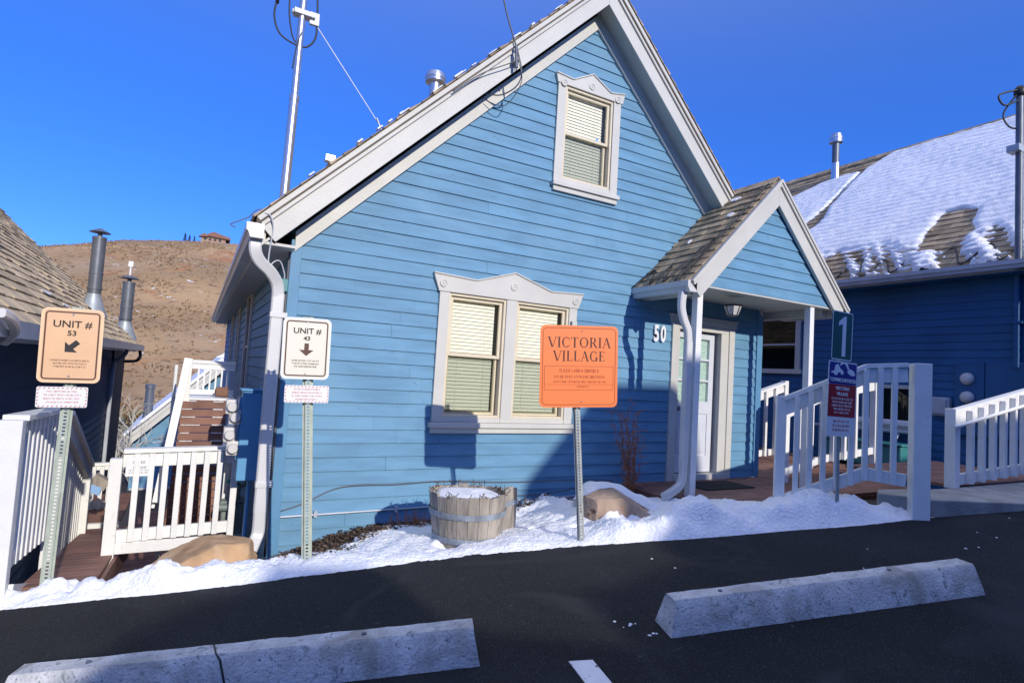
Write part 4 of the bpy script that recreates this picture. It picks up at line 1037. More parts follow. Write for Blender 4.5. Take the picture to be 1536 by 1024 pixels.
# scrub masses
def leaf_clump(mb, c, r, n, s):
    for _ in range(n):
        d = V((random.gauss(0, 1), random.gauss(0, 1), random.gauss(0, 1))).normalized()*r*random.uniform(.4, 1); p = V(c)+V((d.x, d.y, d.z*.75))
        a = V((random.gauss(0, 1), random.gauss(0, 1), random.gauss(0, 1))).normalized()*s; b = a.orthogonal().normalized()*s*.6
        mb.quad(p-a, p+b, p+a, p-b)
mb = MB(); mb2 = MB()
for _ in range(150):
    x = random.uniform(-16, 8); y = random.uniform(40, 95); z = -5.2 if y < 80 else hill_z(x, y)
    leaf_clump(random.choice((mb, mb2)), (x, y, ground_z(x, y)+.7 if y < 80 else hill_z(x, y)+.6), random.uniform(.8, 1.8), 60, .16)
tag(mb.build('scrub', 'rustleaf'), 'rust coloured scrub in the valley below the hill', kind='stuff')
tag(mb2.build('scrub', 'olive'), 'olive green scrub in the valley below the hill', kind='stuff')
mb = MB()
for _ in range(16000):
    x = random.uniform(-80, 22); y = random.uniform(86, 254); k = random.uniform(.14, .55)
    if noise.noise(V((x*.045, y*.045, 1)))+.6*noise.noise(V((x*.16, y*.16, 4))) < random.uniform(-.25, .35): continue
    leaf_clump(mb, (x, y, hill_z(x, y)+k*.3), k, 4, k*.55)
tag(mb.build('sagebrush', mat('sage_scrub', (.25, .16, .08), .95, island=.5)), 'low brown sagebrush dotted over the hillside', kind='stuff')
# little white farm building
t = thing('white_shed', 'tiny white building far off at the foot of the hill', 'shed', (3.2, 75, 0))
c = V((3.3, 78, .6))
mb = MB(); mb.box((2.2, 78, -5), (4.4, 81, 1.6)); mb.build('wall', 'white', t)
mb = MB(); mb.prism([(2.0, 77.8, 1.6), (4.6, 77.8, 1.6), (3.3, 77.8, 2.4)], (0, 3.4, 0)); mb.build('roof', 'snow', t)
mb = MB(); mb.box((2.7, 77.95, .7), (3.1, 77.99, 1.2)); mb.box((3.4, 77.95, .7), (3.8, 77.99, 1.2)); mb.build('window', 'dark', t)
# house and conifers on the ridge
t = thing('hilltop_house', 'long house with a red-brown roof on the hilltop skyline', 'house', (2.5, 252, 46))
mb = MB(); mb.box((-2.4, 248, 44), (6, 254, 47.8)); mb.build('wall', mat('tan_stucco', (.36, .24, .17), .9), t)
mb = MB(); mb.prism([(-1.5, 247, 47.9), (1.5, 247, 49.6), (2.0, 247, 49.6), (7.6, 247, 48.2), (7.6, 247, 47.4)], (0, 8, 0)); mb.prism([(-3.2, 246.9, 47.3), (-1.4, 246.9, 48.8), (0, 246.9, 47.5)], (0, 3, 0)); mb.build('roof', 'brick', t)
mb = MB()
for k in range(4): mb.box((-1.5+k*1.7, 247.9, 46.3), (-.6+k*1.7, 247.99, 47.2))
mb.build('window', 'dark', t)
def conifer(x, y, z, h, label):
    t = thing('conifer', label, 'tree', (x, y, z), 'conifers on the hill skyline')
    mb = MB(); mb.tube([(x, y, z-1), (x, y, z+h*.9)], .12, 6); mb.build('trunk', 'trunk', t)
    mb = MB()
    for k in range(260):
        u = random.random()**.8; rr = h*.22*(1-u)*random.uniform(.5, 1.1)+.05; a = random.uniform(0, 6.28); p = V((x+rr*math.cos(a), y+rr*math.sin(a), z+h*(.08+.92*u)))
        q = V((math.cos(a), math.sin(a), -.5))*h*.07; s = V((-math.sin(a), math.cos(a), 0))*h*.035; mb.quad(p-q, p+s, p+q, p-s)
    mb.build('crown', 'conifer', t)
for dx, h, lb in ((-7.8, 3.3, 'leftmost pointed conifer beside the hilltop house'), (-6.3, 2.7, 'middle pointed conifer beside the hilltop house'), (-4.7, 2.4, 'small conifer touching the hilltop house')):
    conifer(dx, 252, hill_z(dx, 252)-.3, h, lb)
conifer(-62, 250, hill_z(-62, 250)-.3, 2.2, 'left of two dark round trees where the tan roof meets the skyline'); conifer(-60.2, 250, hill_z(-60.2, 250)-.3, 1.6, 'right of two dark round trees where the tan roof meets the skyline')

# ------------------------------------------------------------------ right navy house
XN = 11.5
t = thing('navy_house', 'navy blue house with a snow-covered roof on the right', 'house', (14, 8, 0))
laps((XN, 0, 0), (0, 1, 0), (-1, 0, 0), [(3.2, -.1), (13.2, -.1), (13.2, 4.1), (3.2, 4.1)], z0=.05, holes=((7.9, 8.95, 2.1, 3.2), (5.55, 6.45, 1.1, 1.85)), mb=(mb := MB()))
laps((0, 3.2, 0), (1, 0, 0), (0, -1, 0), [(XN, -.1), (18.7, -.1), (18.7, 4.1), (15.1, 7.6), (XN, 4.1)], mb=mb)
laps((0, 13.2, 0), (1, 0, 0), (0, 1, 0), [(XN, -.1), (18.7, -.1), (18.7, 4.1), (15.1, 7.6), (XN, 4.1)], mb=mb)
mb.build('wall', 'siding_navy', t)
mb = MB(); ez = 3.86
mb.prism([(11.12, 2.6, ez-.1), (15.1, 2.6, ez+3.88), (15.1, 2.6, ez+3.98), (11.12, 2.6, ez)], (0, 11.2, 0)); mb.prism([(15.1, 2.6, ez+3.88), (19.1, 2.6, ez-.12), (19.1, 2.6, ez-.02), (15.1, 2.6, ez+3.98)], (0, 11.2, 0))
rf = mb.build('roof', 'shingle_dark', t)
mb = shingles((11.10, 2.6, ez-.02), (0, 1, 0), (S2, 0, S2), 11.25, 5.66, .32, .17, (-S2, 0, S2), MB(), .012, .03)
for k in range(45): mb.obox((15.1, 2.6+k*.25, ez+4.02), (-.14, 0, -.14), (0, .26, 0), (0, 0, .02)); 
mb.build('shingles', 'shingle', rf)
# snow blanket on that roof slope (a = along Y, s = up slope)
def roof_snow(a, s):
    p = V((a, s, 0))
    rows = .005*math.sin(s*2*math.pi/.17+2*noise.noise(V((a*1.3, s*.5, 0))))+.014*noise.noise(V((a*2.2+s*1.5, s*1.2, 1)))+.010*noise.noise(V((a*9, s*9, 4)))
    t = .065 + rows + .03*noise.noise(p*1.1)
    # ragged fingers near the eave
    fn = noise.noise(V((a*2.0-s*1.0, s*.5, 7)))+.8*noise.noise(V((a*5.0-s*3.0, s*1.2, 9)))+.4*noise.noise(V((a*14, s*6, 3)))+.25*math.sin(s*2*math.pi/.17+a*3)
    t -= max(0, (1.35-s))*.085*(1+3.0*max(-.5, fn))*(1 if s > .9 else 1.1)
    # bare patch near the right edge
    q = abs(a-5.32)/(.42-.11*(s-.9)+.10*noise.noise(p*3)); 
    if .55 < s < 2.05: t -= .13*sm(1.35-q)*sm((2.1-s+.35*noise.noise(p*4))/.25)*(1)
    # bare streak from ridge down on the left and bare ridge around the pipe
    line = 8.42+.13*(4.9-s)
    d = abs(a-line)/(.07+.22*sm((3.5-s)/.7)*sm((s-2.2)/.4)+.03*noise.noise(V((s*4, 0, 0))))
    t -= .09*sm(1.25-d)*(1 if s > 2.2 else 0)
    rid = 5.56 - .62*sm((a-7.7)/.9) - .45*sm((a-9.2)/1.0) - .5*sm((a-10.3)/1) + .08*noise.noise(V((a*3, 0, 2)))
    if s > rid: t -= (s-rid)*.8
    return t
vs = []; fs = []; A = frange(2.62, 12.6, .045); B = frange(-.02, 5.6, .028)
b = V((S2, 0, S2)); nn = V((-S2, 0, S2)); o = V((11.10, 0, ez-.02))
hh = {}
for j, s in enumerate(B):
    for i, a in enumerate(A):
        th = roof_snow(a, s); hh[(i, j)] = th; vs.append(o+V((0, a, 0))+b*s+nn*max(-.03, th))
n = len(A)
for j in range(len(B)-1):
    for i in range(n-1):
        if max(hh[(i, j)], hh[(i+1, j)], hh[(i, j+1)], hh[(i+1, j+1)]) < -.01: continue
        fs.append((j*n+i, j*n+i+1, (j+1)*n+i+1, (j+1)*n+i)[::-1])
mb = MB(); mb.add(vs, fs); mb.build('roof_snow', 'snow', rf, smooth=2)
mb = MB(); k = 0; pts = []
for y in frange(2.8, 8.6, .28): pts.append(o+V((0, y, 0))+b*(.06 if k % 2 else .62+.12*math.sin(y*5))+nn*.045); k += 1
mb.tube(smooth_path(pts, 5), .014, 6); mb.build('heat_cable', 'black', rf, smooth=2)
mb = MB(); mb.box((11.06, 2.55, 3.70), (11.09, 13.9, 3.86)); g0 = [V((11.055+a, 2.5, 3.72+c)) for a, c in gs]; mb.prism(g0, (0, 11.4, 0)); mb.build('gutter', 'gutter_grey', t)
mb = MB(); mb.box((11.09, 2.6, 3.68), (XN, 13.8, 3.70)); mb.build('soffit', 'siding_navy', t)
mb = MB(); mb.sweep([(11.42, 4.08, 3.68), (11.42, 4.08, 2.2)], dsec(.05, .04), up=(1, 0, 0)); mb.box((11.36, 4.0, 2.9), (11.49, 4.16, 2.94)); mb.build('downspout', 'siding_navy', t)
# window seen through the porch
T = MB(); x = XN
T.box((x-.05, 7.85, 2.1), (x, 7.97, 3.2)); T.box((x-.05, 8.9, 2.1), (x, 9.02, 3.2)); T.box((x-.055, 7.82, 3.2), (x, 9.05, 3.32)); T.box((x-.08, 7.8, 2.0), (x, 9.07, 2.1))
T.box((x-.035, 7.97, 2.63), (x, 8.9, 2.67)); wn = T.build('window', 'trim', t, bevel=.004)
G = MB(); G.quad((x-.012, 8.9, 2.1), (x-.012, 7.97, 2.1), (x-.012, 7.97, 3.2), (x-.012, 8.9, 3.2)); G.build('pane', 'glassgreen', wn); G = MB(); G.box((x+.06, 7.9, 2.05), (x+.08, 9, 3.3)); G.build('reveal', 'dark', wn)
T = MB(); T.box((x-.05, 5.5, 1.1), (x, 5.6, 1.85)); T.box((x-.05, 6.4, 1.1), (x, 6.5, 1.85)); T.box((x-.05, 5.6, 1.78), (x, 6.4, 1.85)); T.box((x-.16, 5.5, 1.0), (x, 6.5, 1.09))
wn = T.build('window', 'trim', t); G = MB(); G.quad((x-.012, 6.4, 1.1), (x-.012, 5.6, 1.1), (x-.012, 5.6, 1.78), (x-.012, 6.4, 1.78)); G.build('pane', 'glassgreen', wn); G = MB(); G.box((x+.06, 5.5, 1.05), (x+.08, 6.5, 1.85)); G.build('reveal', 'dark', wn)
G = MB(); G.box((x-.2, 5.35, 1.092), (x-.01, 6.6, 1.2)); G.build('sill_snow', 'snow', wn, bevel=.03)
# panelled meter cabinet, oval meters, grey box
t = thing('wall_cabinet', 'flush blue panelled cabinet with two oval meter glasses on the navy wall', 'meter box', (11.45, 4.4, 1.2))
mb = MB(); mb.box((x-.10, 3.4, 1.05), (x-.021, 4.49, 2.28)); mb.box((x-.10, 4.50, 1.05), (x-.021, 4.92, 2.28)); mb.build('cabinet', 'siding_navy', t, bevel=.008)
for z in (2.0, 1.69):
    mb = MB(); mb.lathe((x-.10, 4.73, z), [(.105, 0), (.10, .05), (.07, .085), (.03, .095)], 20, (-1, 0, 0)); mb.build('meter', 'meterglass', t, smooth=2)
t = thing('wall_box', 'grey plastic box on the navy wall left of the oval meters', 'utility box', (11.4, 5.0, 1.4))
mb = MB(); mb.box((x-.14, 4.98, 1.34), (x-.022, 5.28, 1.67)); mb.build('case', 'gutter_grey', t, bevel=.03); mb = MB(); mb.box((x-.16, 5.02, 1.38), (x-.141, 5.24, 1.63)); mb.build('lid', 'gutter_grey', t, bevel=.01)
t = thing('teal_barrow', 'teal tub and pipes against the navy wall behind the railing', 'tub', (11.2, 6, .3))
mb = MB(); mb.box((10.9, 5.5, .35), (11.4, 6.9, .75)); mb.box((10.86, 5.46, .75), (11.44, 6.94, .80)); mb.build('tub', 'teal', t, bevel=.03)
mb = MB(); mb.tube([(11.3, 5.3, 1.0), (11.3, 7.4, .97)], .03, 8); mb.tube(smooth_path([(11.2, 5.7, .95), (11.1, 5.7, .85), (11.2, 5.8, .7)]), .02, 6); mb.build('pipe', 'gutter_grey', t, smooth=True)
# vent pipe on navy roof
yv = 8.35
t = thing('roof_vent', 'black vent pipe with silver cap near the snowy ridge', 'roof vent', (14.6, 8, 7.2))
def vxy(): return 14.55, 8.28
vx, vy = 14.70, 9.2; vz = ez+(vx-11.12)
mb = MB(); mb.lathe((vx, vy, vz-.1), [(.105, 0), (.10, .50)], 16); mb.build('flashing', 'steel', t, smooth=True)
mb = MB(); mb.lathe((vx, vy, vz+.35), [(.09, 0), (.09, .62)], 16); mb.build('pipe', 'flue', t, smooth=True)
mb = MB(); mb.lathe((vx, vy, vz+.95), [(.10, 0), (.165, .02), (.165, .12), (.175, .125), (.175, .15), (.15, .17), (.14, .25), (.08, .27)], 20); mb.build('cap', 'steel', t, smooth=True)
# mast at right edge
t = thing('service_mast', 'dark electric service mast at the right picture edge', 'mast', (11.16, 4.02, 3.8))
mx, my = 11.0, 3.92
mb = MB(); mb.tube([(mx, my, 3.7), (mx, my, 6.6)], .05, 12); mb.build('pole', 'flue', t, smooth=True)
mb = MB(); mb.lathe((mx, my, 6.45), [(.055, 0), (.08, .04), (.08, .12), (.04, .17)], 14); mb.tube(smooth_path([(mx-.05, my, 6.55), (mx-.3, my+.15, 6.45), (mx-.25, my+.1, 6.28), (mx-.02, my, 6.4)]), .015, 6); mb.tube(smooth_path([(mx-.05, my, 6.5), (mx-.15, my+.15, 6.2), (mx-.1, my+.1, 5.98), (mx, my, 5.95), (mx, my, 6.1)]), .013, 6); mb.build('cable', 'black', t, smooth=2)
mb = MB(); mb.box((mx-.14, my-.05, 5.55), (mx+.08, my+.12, 5.66)); mb.build('bracket', 'gutter_grey', t, bevel=.01)

# ------------------------------------------------------------------ signs
class Plate:
    def __init__(s, c, u, v): s.c, s.u, s.v = V(c), V(u).normalized(), V(v).normalized(); s.v = (s.v - s.u*s.u.dot(s.v)).normalized(); s.n = s.u.cross(s.v)
    def p(s, x, y, z=0): return s.c+s.u*x+s.v*y+s.n*z
    def outline(s, w, h, r, z=0, k=5, cx=0, cy=0):
        out = []
        for qx, qy, a0 in ((w/2-r, h/2-r, 0), (-w/2+r, h/2-r, 90), (-w/2+r, -h/2+r, 180), (w/2-r, -h/2+r, 270)):
            for i in range(k+1):
                a = math.radians(a0+90*i/k); out.append(s.p(cx+qx+r*math.cos(a), cy+qy+r*math.sin(a), z))
        return out
    def rr(s, mb, w, h, r, z0, z1, cx=0, cy=0): mb.prism(s.outline(w, h, r, z0, cx=cx, cy=cy), s.n*(z1-z0))
    def ring(s, mb, w, h, r, t, z0, z1, cx=0, cy=0):
        o = s.outline(w, h, r, z1, cx=cx, cy=cy); i = s.outline(w-2*t, h-2*t, max(.002, r-t), z1, cx=cx, cy=cy); n = len(o)
        mb.add(o+i, [(k, (k+1) % n, n+(k+1) % n, n+k) for k in range(n)])
    def text(s, txt, size, x, y, m, par, z=.0035, **k): return text_mesh(txt, size, s.p(x, y, z), s.u, s.v, s.n, m, par, **k)
    def poly(s, mb, pts, z0, z1): mb.prism([s.p(a, b, z0) for a, b in pts], s.n*(z1-z0))

def upost(t, base, top, w, m, u, holes=True):
    """perforated U-channel post: web of two strips with rungs, and two flanges"""
    base, top, u = V(base), V(top), V(u).normalized(); d = (top-base); L = d.length; d.normalize(); u = (u-d*u.dot(d)).normalized(); n = u.cross(d)
    mb = MB(); th = .004
    hw = w*.12
    for sg in (-1, 1):
        a = base+u*(sg*hw if sg > 0 else -w*.28); mb.obox(base+u*(hw if sg > 0 else -w*.26), u*(w*.26-hw), d*L, n*th)
        mb.obox(base+u*(sg*w*.26)-n*0, u*sg*.004, d*L, n*(-.022))
        mb.obox(base+u*(sg*(w*.26+.004))-n*.022, u*sg*(w*.24-.004), d*L, n*.004)
    s = .0
    while s < L:
        mb.obox(base-u*hw+d*s+n*.0005, u*2*hw, d*min(.014, L-s), n*(th-.001)); s += .0254
    return mb.build('post', m, t)

# --- orange VICTORIA VILLAGE sign
t = thing('parking_sign', 'square orange sign reading VICTORIA VILLAGE on a thin steel post', 'sign', (2.868, 3.83, .2))
base = V((2.868, 3.83, .18)); tp = V((2.665, 3.83, 2.07)); ax = (tp-base).normalized()
u = V((.62, -.185, .032)).normalized()
upost(t, base, tp, .06, 'galv', u)
pl = Plate((2.708, 3.785, 1.703), u, ax)
mb = MB(); pl.rr(mb, .66, .66, .045, 0, .003); fc = mb.build('panel', 'orange', t)
mb = MB(); pl.ring(mb, .622, .622, .037, .006, 0, .0042); mb.build('border', 'orangeink', fc)
mb = MB()
G = {}
TK, TN = .17, .06
def bar(a, b, th):   # stroke from a to b with horizontal thickness th
    return [(a[0]-th/2, a[1]), (a[0]+th/2, a[1]), (b[0]+th/2, b[1]), (b[0]-th/2, b[1])]
def serif(x, y, w=.34): return [(x-w/2, y-.02), (x+w/2, y-.02), (x+w/2, y+.02), (x-w/2, y+.02)]
def arc(cx, cy, rx, ry, a0, a1, k=14):
    ps = []
    for i in range(k):
        q = []
        for a in (a0+(a1-a0)*i/k, a0+(a1-a0)*(i+1)/k):
            r = math.radians(a); th = TN+(TK-TN)*abs(math.cos(r))
            q.append(((cx+rx*math.cos(r), cy+ry*math.sin(r)), (cx+(rx-th)*math.cos(r), cy+(ry-.05-(.03*abs(math.sin(r))))*math.sin(r))))
        ps.append([q[0][0], q[1][0], q[1][1], q[0][1]])
    return ps
G['V'] = (.86, [bar((.08, 1), (.43, 0), TK), bar((.80, 1), (.46, 0), TN), serif(.10, 1), serif(.78, 1, .26)])
G['I'] = (.34, [bar((.17, 0), (.17, 1), TK), serif(.17, 0), serif(.17, 1)])
G['C'] = (.84, arc(.46, .5, .43, .52, 48, 312) + [bar((.77, .70), (.77, .93), .05), bar((.77, .07), (.77, .28), .04)])
G['T'] = (.80, [bar((.4, 0), (.4, 1), TK), [(.04, .95), (.76, .95), (.76, 1.01), (.04, 1.01)], serif(.4, 0), bar((.05, .80), (.05, 1), .05), bar((.75, .80), (.75, 1), .05)])
G['O'] = (.94, arc(.47, .5, .45, .52, 0, 360, 26))
G['R'] = (.84, [bar((.18, 0), (.18, 1), TK), serif(.18, 0), [(.04, .97), (.45, .97), (.45, 1.01), (.04, 1.01)], [(.2, .46), (.45, .46), (.45, .51), (.2, .51)], bar((.42, .48), (.74, 0), TK), serif(.76, 0, .22)] + [[(a[0], a[1]) for a in q] for q in arc(.42, .735, .26, .275, -90, 90, 10)])
G['A'] = (.86, [bar((.10, 0), (.42, 1), TN), bar((.76, 0), (.42, 1), TK), [(.22, .34), (.62, .34), (.62, .39), (.22, .39)], serif(.10, 0, .26), serif(.76, 0, .32)])
G['L'] = (.68, [bar((.18, 0), (.18, 1), TK), serif(.18, 1), [(.04, 0), (.62, 0), (.62, .05), (.04, .05)], bar((.61, 0), (.61, .24), .05)])
G['G'] = (.90, arc(.46, .5, .43, .52, 48, 325) + [bar((.77, .70), (.77, .93), .05), bar((.78, .02), (.78, .40), .15), serif(.74, .40, .34)])
G['E'] = (.72, [bar((.18, 0), (.18, 1), TK), [(.04, 0), (.64, 0), (.64, .05), (.04, .05)], [(.04, .96), (.62, .96), (.62, 1.01), (.04, 1.01)], [(.2, .49), (.5, .49), (.5, .54), (.2, .54)], bar((.63, 0), (.63, .24), .05), bar((.61, .78), (.61, 1), .05), bar((.5, .4), (.5, .63), .05)])
def word(s, cx, cy, h, width):
    tot = sum(G[c][0] for c in s)+.10*(len(s)-1); sx = width/tot; x = -width/2; mb = MB()
    for ci, c in enumerate(s):
        for k, q in enumerate(G[c][1]):
            pts = [(cx+x+a*sx, cy+(b-.5)*h) for a, b in q]
            z = .0034+.00012*(k % 5); mb.add([pl.p(a, b, z) for a, b in pts], [(0, 1, 2, 3)])
        x += (G[c][0]+.10)*sx
    return mb
word('VICTORIA', 0, .194, .081, .53).build('lettering', 'signink', fc)
word('VILLAGE', 0, .083, .081, .44).build('lettering', 'signink', fc)
mb = MB(); pl.ring(mb, .586, .195, .003, .0035, 0, .0042, cy=-.095)
mb.add([pl.p(-.293, -.148, .0042), pl.p(.293, -.148, .0042), pl.p(.293, -.1455, .0042), pl.p(-.293, -.1455, .0042)], [(0, 1, 2, 3)])
scribble(mb, pl.p(0, -.048, .0034), pl.u, pl.v, pl.n, .42, 1, .026, .05); scribble(mb, pl.p(0, -.095, .0034), pl.u, pl.v, pl.n, .55, 1, .022, .05)
scribble(mb, pl.p(0, -.132, .0034), pl.u, pl.v, pl.n, .50, 1, .015, .05, .5); scribble(mb, pl.p(.03, -.172, .0034), pl.u, pl.v, pl.n, .12, 1, .017, .05)
mb.build('small_print', 'orangeink', fc)
mb = MB()
for y in (.285, -.285): mb.lathe(pl.p(.02, y, .003), [(.006, 0), (.005, .004)], 8, pl.n)
mb.build('bolt', 'flue', fc)

# --- UNIT signs
def unit_sign(label, base, tp, w, h, pc, u, face, edge, ink, num, arrow, postm, w2, h2, c2, txt_ink):
    t = thing('unit_sign', label, 'sign', base, 'unit direction signs on perforated posts')
    base, tp = V(base), V(tp); ax = (tp-base).normalized()
    upost(t, base, tp, .075, postm, u)
    pl = Plate(pc, u, ax)
    mb = MB(); pl.rr(mb, w, h, .04, 0, .003); fc = mb.build('panel', face, t)
    mb = MB(); pl.ring(mb, w, h, .04, .016, 0, .0040); mb.build('edge', edge, fc)
    mb = MB(); pl.ring(mb, w-.045, h-.045, .025, .010, 0, .0042); mb.build('border', ink, fc)
    pl.text('UNIT #', .129*h, 0, h*.285, txt_ink, fc, sx=1.05, bold=.0008, z=.0045)
    pl.text(num, .096*h, 0, h*.165, txt_ink, fc, sx=1.1, bold=.001, z=.0045)
    mb = MB()
    a = .85
    if arrow == 'down':
        pts = [(-.016, .045), (.016, .045), (.016, -.005), (.052, -.005), (0, -.05), (-.052, -.005), (-.016, -.005)]
        pl.poly(mb, [(x, y-.005) for x, y in pts], .003, .0045)
    else:
        pts = [(-.018, .055), (.018, .055), (.018, .0), (.052, .0), (0, -.05), (-.052, .0), (-.018, .0)]
        r = math.radians(-45); pl.poly(mb, [(x*math.cos(r)-y*math.sin(r), x*math.sin(r)+y*math.cos(r)-.01) for x, y in pts], .003, .0045)
    mb.build('arrow', ink if arrow == 'down' else txt_ink, fc)
    mb = MB(); scribble(mb, pl.p(0, -h*.21, .0034), pl.u, pl.v, pl.n, w*.7, 3, .011, .022); mb.build('small_print', ink, fc)
    mb = MB()
    for y in (h*.42, -h*.41): mb.lathe(pl.p(0, y, .003), [(.009, 0), (.007, .005)], 8, pl.n)
    mb.build('bolt', 'steel', fc)
    p2 = Plate(c2, u, ax)
    mb = MB(); p2.rr(mb, w2, h2, .012, 0, .003); f2 = mb.build('small_panel', 'whitesign', t)
    mb = MB()
    k = 0; x = -w2/2+.01
    while x < w2/2-.02:
        for yy in (h2/2-.014, -h2/2+.004): p2.poly(mb, [(x, yy), (x+.008, yy), (x+.016, yy+.010), (x+.008, yy+.010)], .003, .0042)
        x += .026
    y = -h2/2+.02
    while y < h2/2-.02:
        for xx in (-w2/2+.004, w2/2-.012): p2.poly(mb, [(xx, y), (xx+.008, y+.005), (xx+.008, y+.013), (xx, y+.008)], .003, .0042)
        y += .024
    scribble(mb, p2.p(0, h2*.24, .0034), p2.u, p2.v, p2.n, w2*.74, 4, .010, .025); mb.build('lettering', 'redink', f2)
    return t
unit_sign('cream UNIT sign with a brown down arrow on a post before the house corner', (.858, 4.57, -.02), (.72, 4.57, 1.95), .346, .462, (.717, 4.535, 1.706), (1, -.06, .02),
          'creamsign', 'whitesign', 'brownink', '43', 'down', 'greenpost', .317, .13, (.746, 4.535, 1.364), 'blackink')
unit_sign('faded orange-tan UNIT 53 sign with a diagonal arrow at the left edge', (-.80, 5.09, -.25), (-.776, 5.09, 1.90), .364, .525, (-.787, 5.05, 1.62), (1, -.06, .02),
          'tansign', 'tanedge', 'brownink', '53', 'diag', 'greenpost', .294, .145, (-.808, 5.05, 1.256), 'blackink')
# --- number 1 sign and tow sign
t = thing('bay_sign', 'green number 1 sign above a blue and red towing notice on one post', 'sign', (4.99, 3.03, .5))
mb = MB(); base = V((5.0, 3.03, .45)); tp = V((4.965, 3.03, 2.34)); mb.beam(base, tp, .045, .012, up=(0, -1, 0)); mb.build('post', 'galv', t, bevel=.003)
u = V((1, -.03, -.03)).normalized(); ax = (tp-base).normalized()
pl = Plate((4.965, 3.005, 2.12), u, ax)
mb = MB(); pl.rr(mb, .285, .43, .022, 0, .003); fc = mb.build('number_panel', 'greensign', t)
mb = MB(); pl.ring(mb, .285, .43, .022, .009, 0, .004); mb.build('border', 'whitesign', fc)
mb = MB(); pl.poly(mb, [(.0, -.18), (.05, -.18), (.05, .175), (.02, .175), (-.055, .12), (-.055, .085), (.0, .105)], .003, .0045); mb.build('numeral', 'whitesign', fc)
pl = Plate((4.975, 3.0, 1.565), u, ax)
mb = MB(); pl.rr(mb, .40, .655, .022, 0, .003); fc = mb.build('notice_panel', 'whitesign', t)
mb = MB(); pl.rr(mb, .380, .19, .012, .003, .0042, cy=.222); mb.build('navy_band', 'navysign', fc)
mb = MB(); pl.rr(mb, .380, .282, .002, .003, .0042, cy=-.016); mb.build('red_band', 'redsign', fc)
mb = MB(); q = lambda L: [(a*.86, b*.66) for a, b in L]
pl.poly(mb, q([(-.19, .36), (-.15, .36), (-.13, .44), (-.09, .46), (-.05, .40), (-.01, .38), (.01, .34), (-.03, .32), (-.05, .35), (-.08, .35), (-.10, .31), (-.14, .31), (-.16, .34), (-.19, .33)]), .0043, .0056)
pl.poly(mb, q([(-.06, .44), (.02, .475), (.07, .40), (.10, .40), (.06, .48), (-.04, .485)]), .0043, .0058)
pl.poly(mb, q([(.06, .38), (.12, .41), (.18, .38), (.20, .33), (.14, .32), (.09, .34)]), .0043, .0056)
mb.build('tow_truck_symbol', 'whitesign', fc)
pl.text('TOWING ENFORCED', .046, 0, .162, 'whitesign', fc, z=.0058, sx=.82, bold=.0008)
pl.text('VICTORIA', .040, 0, .09, 'whitesign', fc, z=.0055, sx=1.05, bold=.0008); pl.text('VILLAGE', .040, 0, .042, 'whitesign', fc, z=.0055, sx=1.05, bold=.0008)
mb = MB(); scribble(mb, pl.p(0, -.008, .0045), pl.u, pl.v, pl.n, .32, 5, .017, .030); mb.build('small_print', 'whitesign', fc)
mb = MB(); scribble(mb, pl.p(0, -.205, .0035), pl.u, pl.v, pl.n, .25, 3, .019, .038); mb.build('small_print', 'redink', fc)

# ------------------------------------------------------------------ wheel stops
def wheel_stop(label, a, b, back, h=.185, crack=None):
    """a,b: bottom front corners; back: vector to the rear"""
    t = thing('wheel_stop', label, 'wheel stop', ((a[0]+b[0])/2, (a[1]+b[1])/2, zr((a[0]+b[0])/2)), 'concrete wheel stops')
    a, b, bk = V((a[0], a[1], zr(a[0])-.008)), V((b[0], b[1], zr(b[0])-.008)), V((*back, 0)); d = b-a; L = d.length; d.normalize()
    w = bk.length; bk.normalize(); N = int(L/.04); vs = []; fs = []
    prof = [(0, 0), (.008, .05), (w*.17, h-.022), (w*.25, h), (w*.75, h), (w*.83, h-.022), (w-.008, .05), (w, 0)]
    for i in range(N+1):
        s = L*i/N; e = min(s, L-s); k = 1
        ins = 0
        for (pq, z) in prof:
            zz = z; 
            if i in (0, N): so = (z/h)*.045*(1 if i == 0 else -1)
            else: so = 0
            p = a+d*(s+so)+bk*pq; nz = .006*noise.noise(V((s*5, pq*20, z*20)))+.004*noise.noise(V((s*19, pq*40, z*40)))
            vs.append(p+V((0, 0, zz + (nz if z > 0 else 0)))-bk*nz*.8)
    n = len(prof)
    for i in range(N):
        for j in range(n-1): fs.append((i*n+j, (i+1)*n+j, (i+1)*n+j+1, i*n+j+1))
    fs += [tuple(range(n)), tuple(N*n+j for j in range(n-1, -1, -1))]
    mb = MB(); mb.add(vs, fs); o = mb.build('block', 'stop', t, smooth=1)
    if crack is not None:
        mb = MB(); c = a+d*crack; pts = []
        for k, (pq, z) in enumerate(prof[:6]): pts.append(c+d*(.02-k*.035+.012*math.sin(k*3))+bk*pq+V((0, 0, z+.001))-bk*(.002 if k < 3 else 0))
        for p, q in zip(pts, pts[1:]): mb.beam(p, q, .007, .007)
        mb.build('crack', 'black', o)
    mb = MB()
    for s in (.35, L-.6):
        mb = MB(); mb.lathe(a+d*s+bk*w*.5+V((0, 0, h-.002)), [(.014, 0), (.012, .008)], 8); mb.build('pin', 'flue', o)
    return t
wheel_stop('chipped white concrete wheel stop on the right, before the snow bank', (2.385, 2.345), (4.36, 1.70), (.065, .20))
wheel_stop('cracked white concrete wheel stop at the bottom left', (-.70, 3.43), (1.385, 2.655), (.075, .20), crack=1.02)

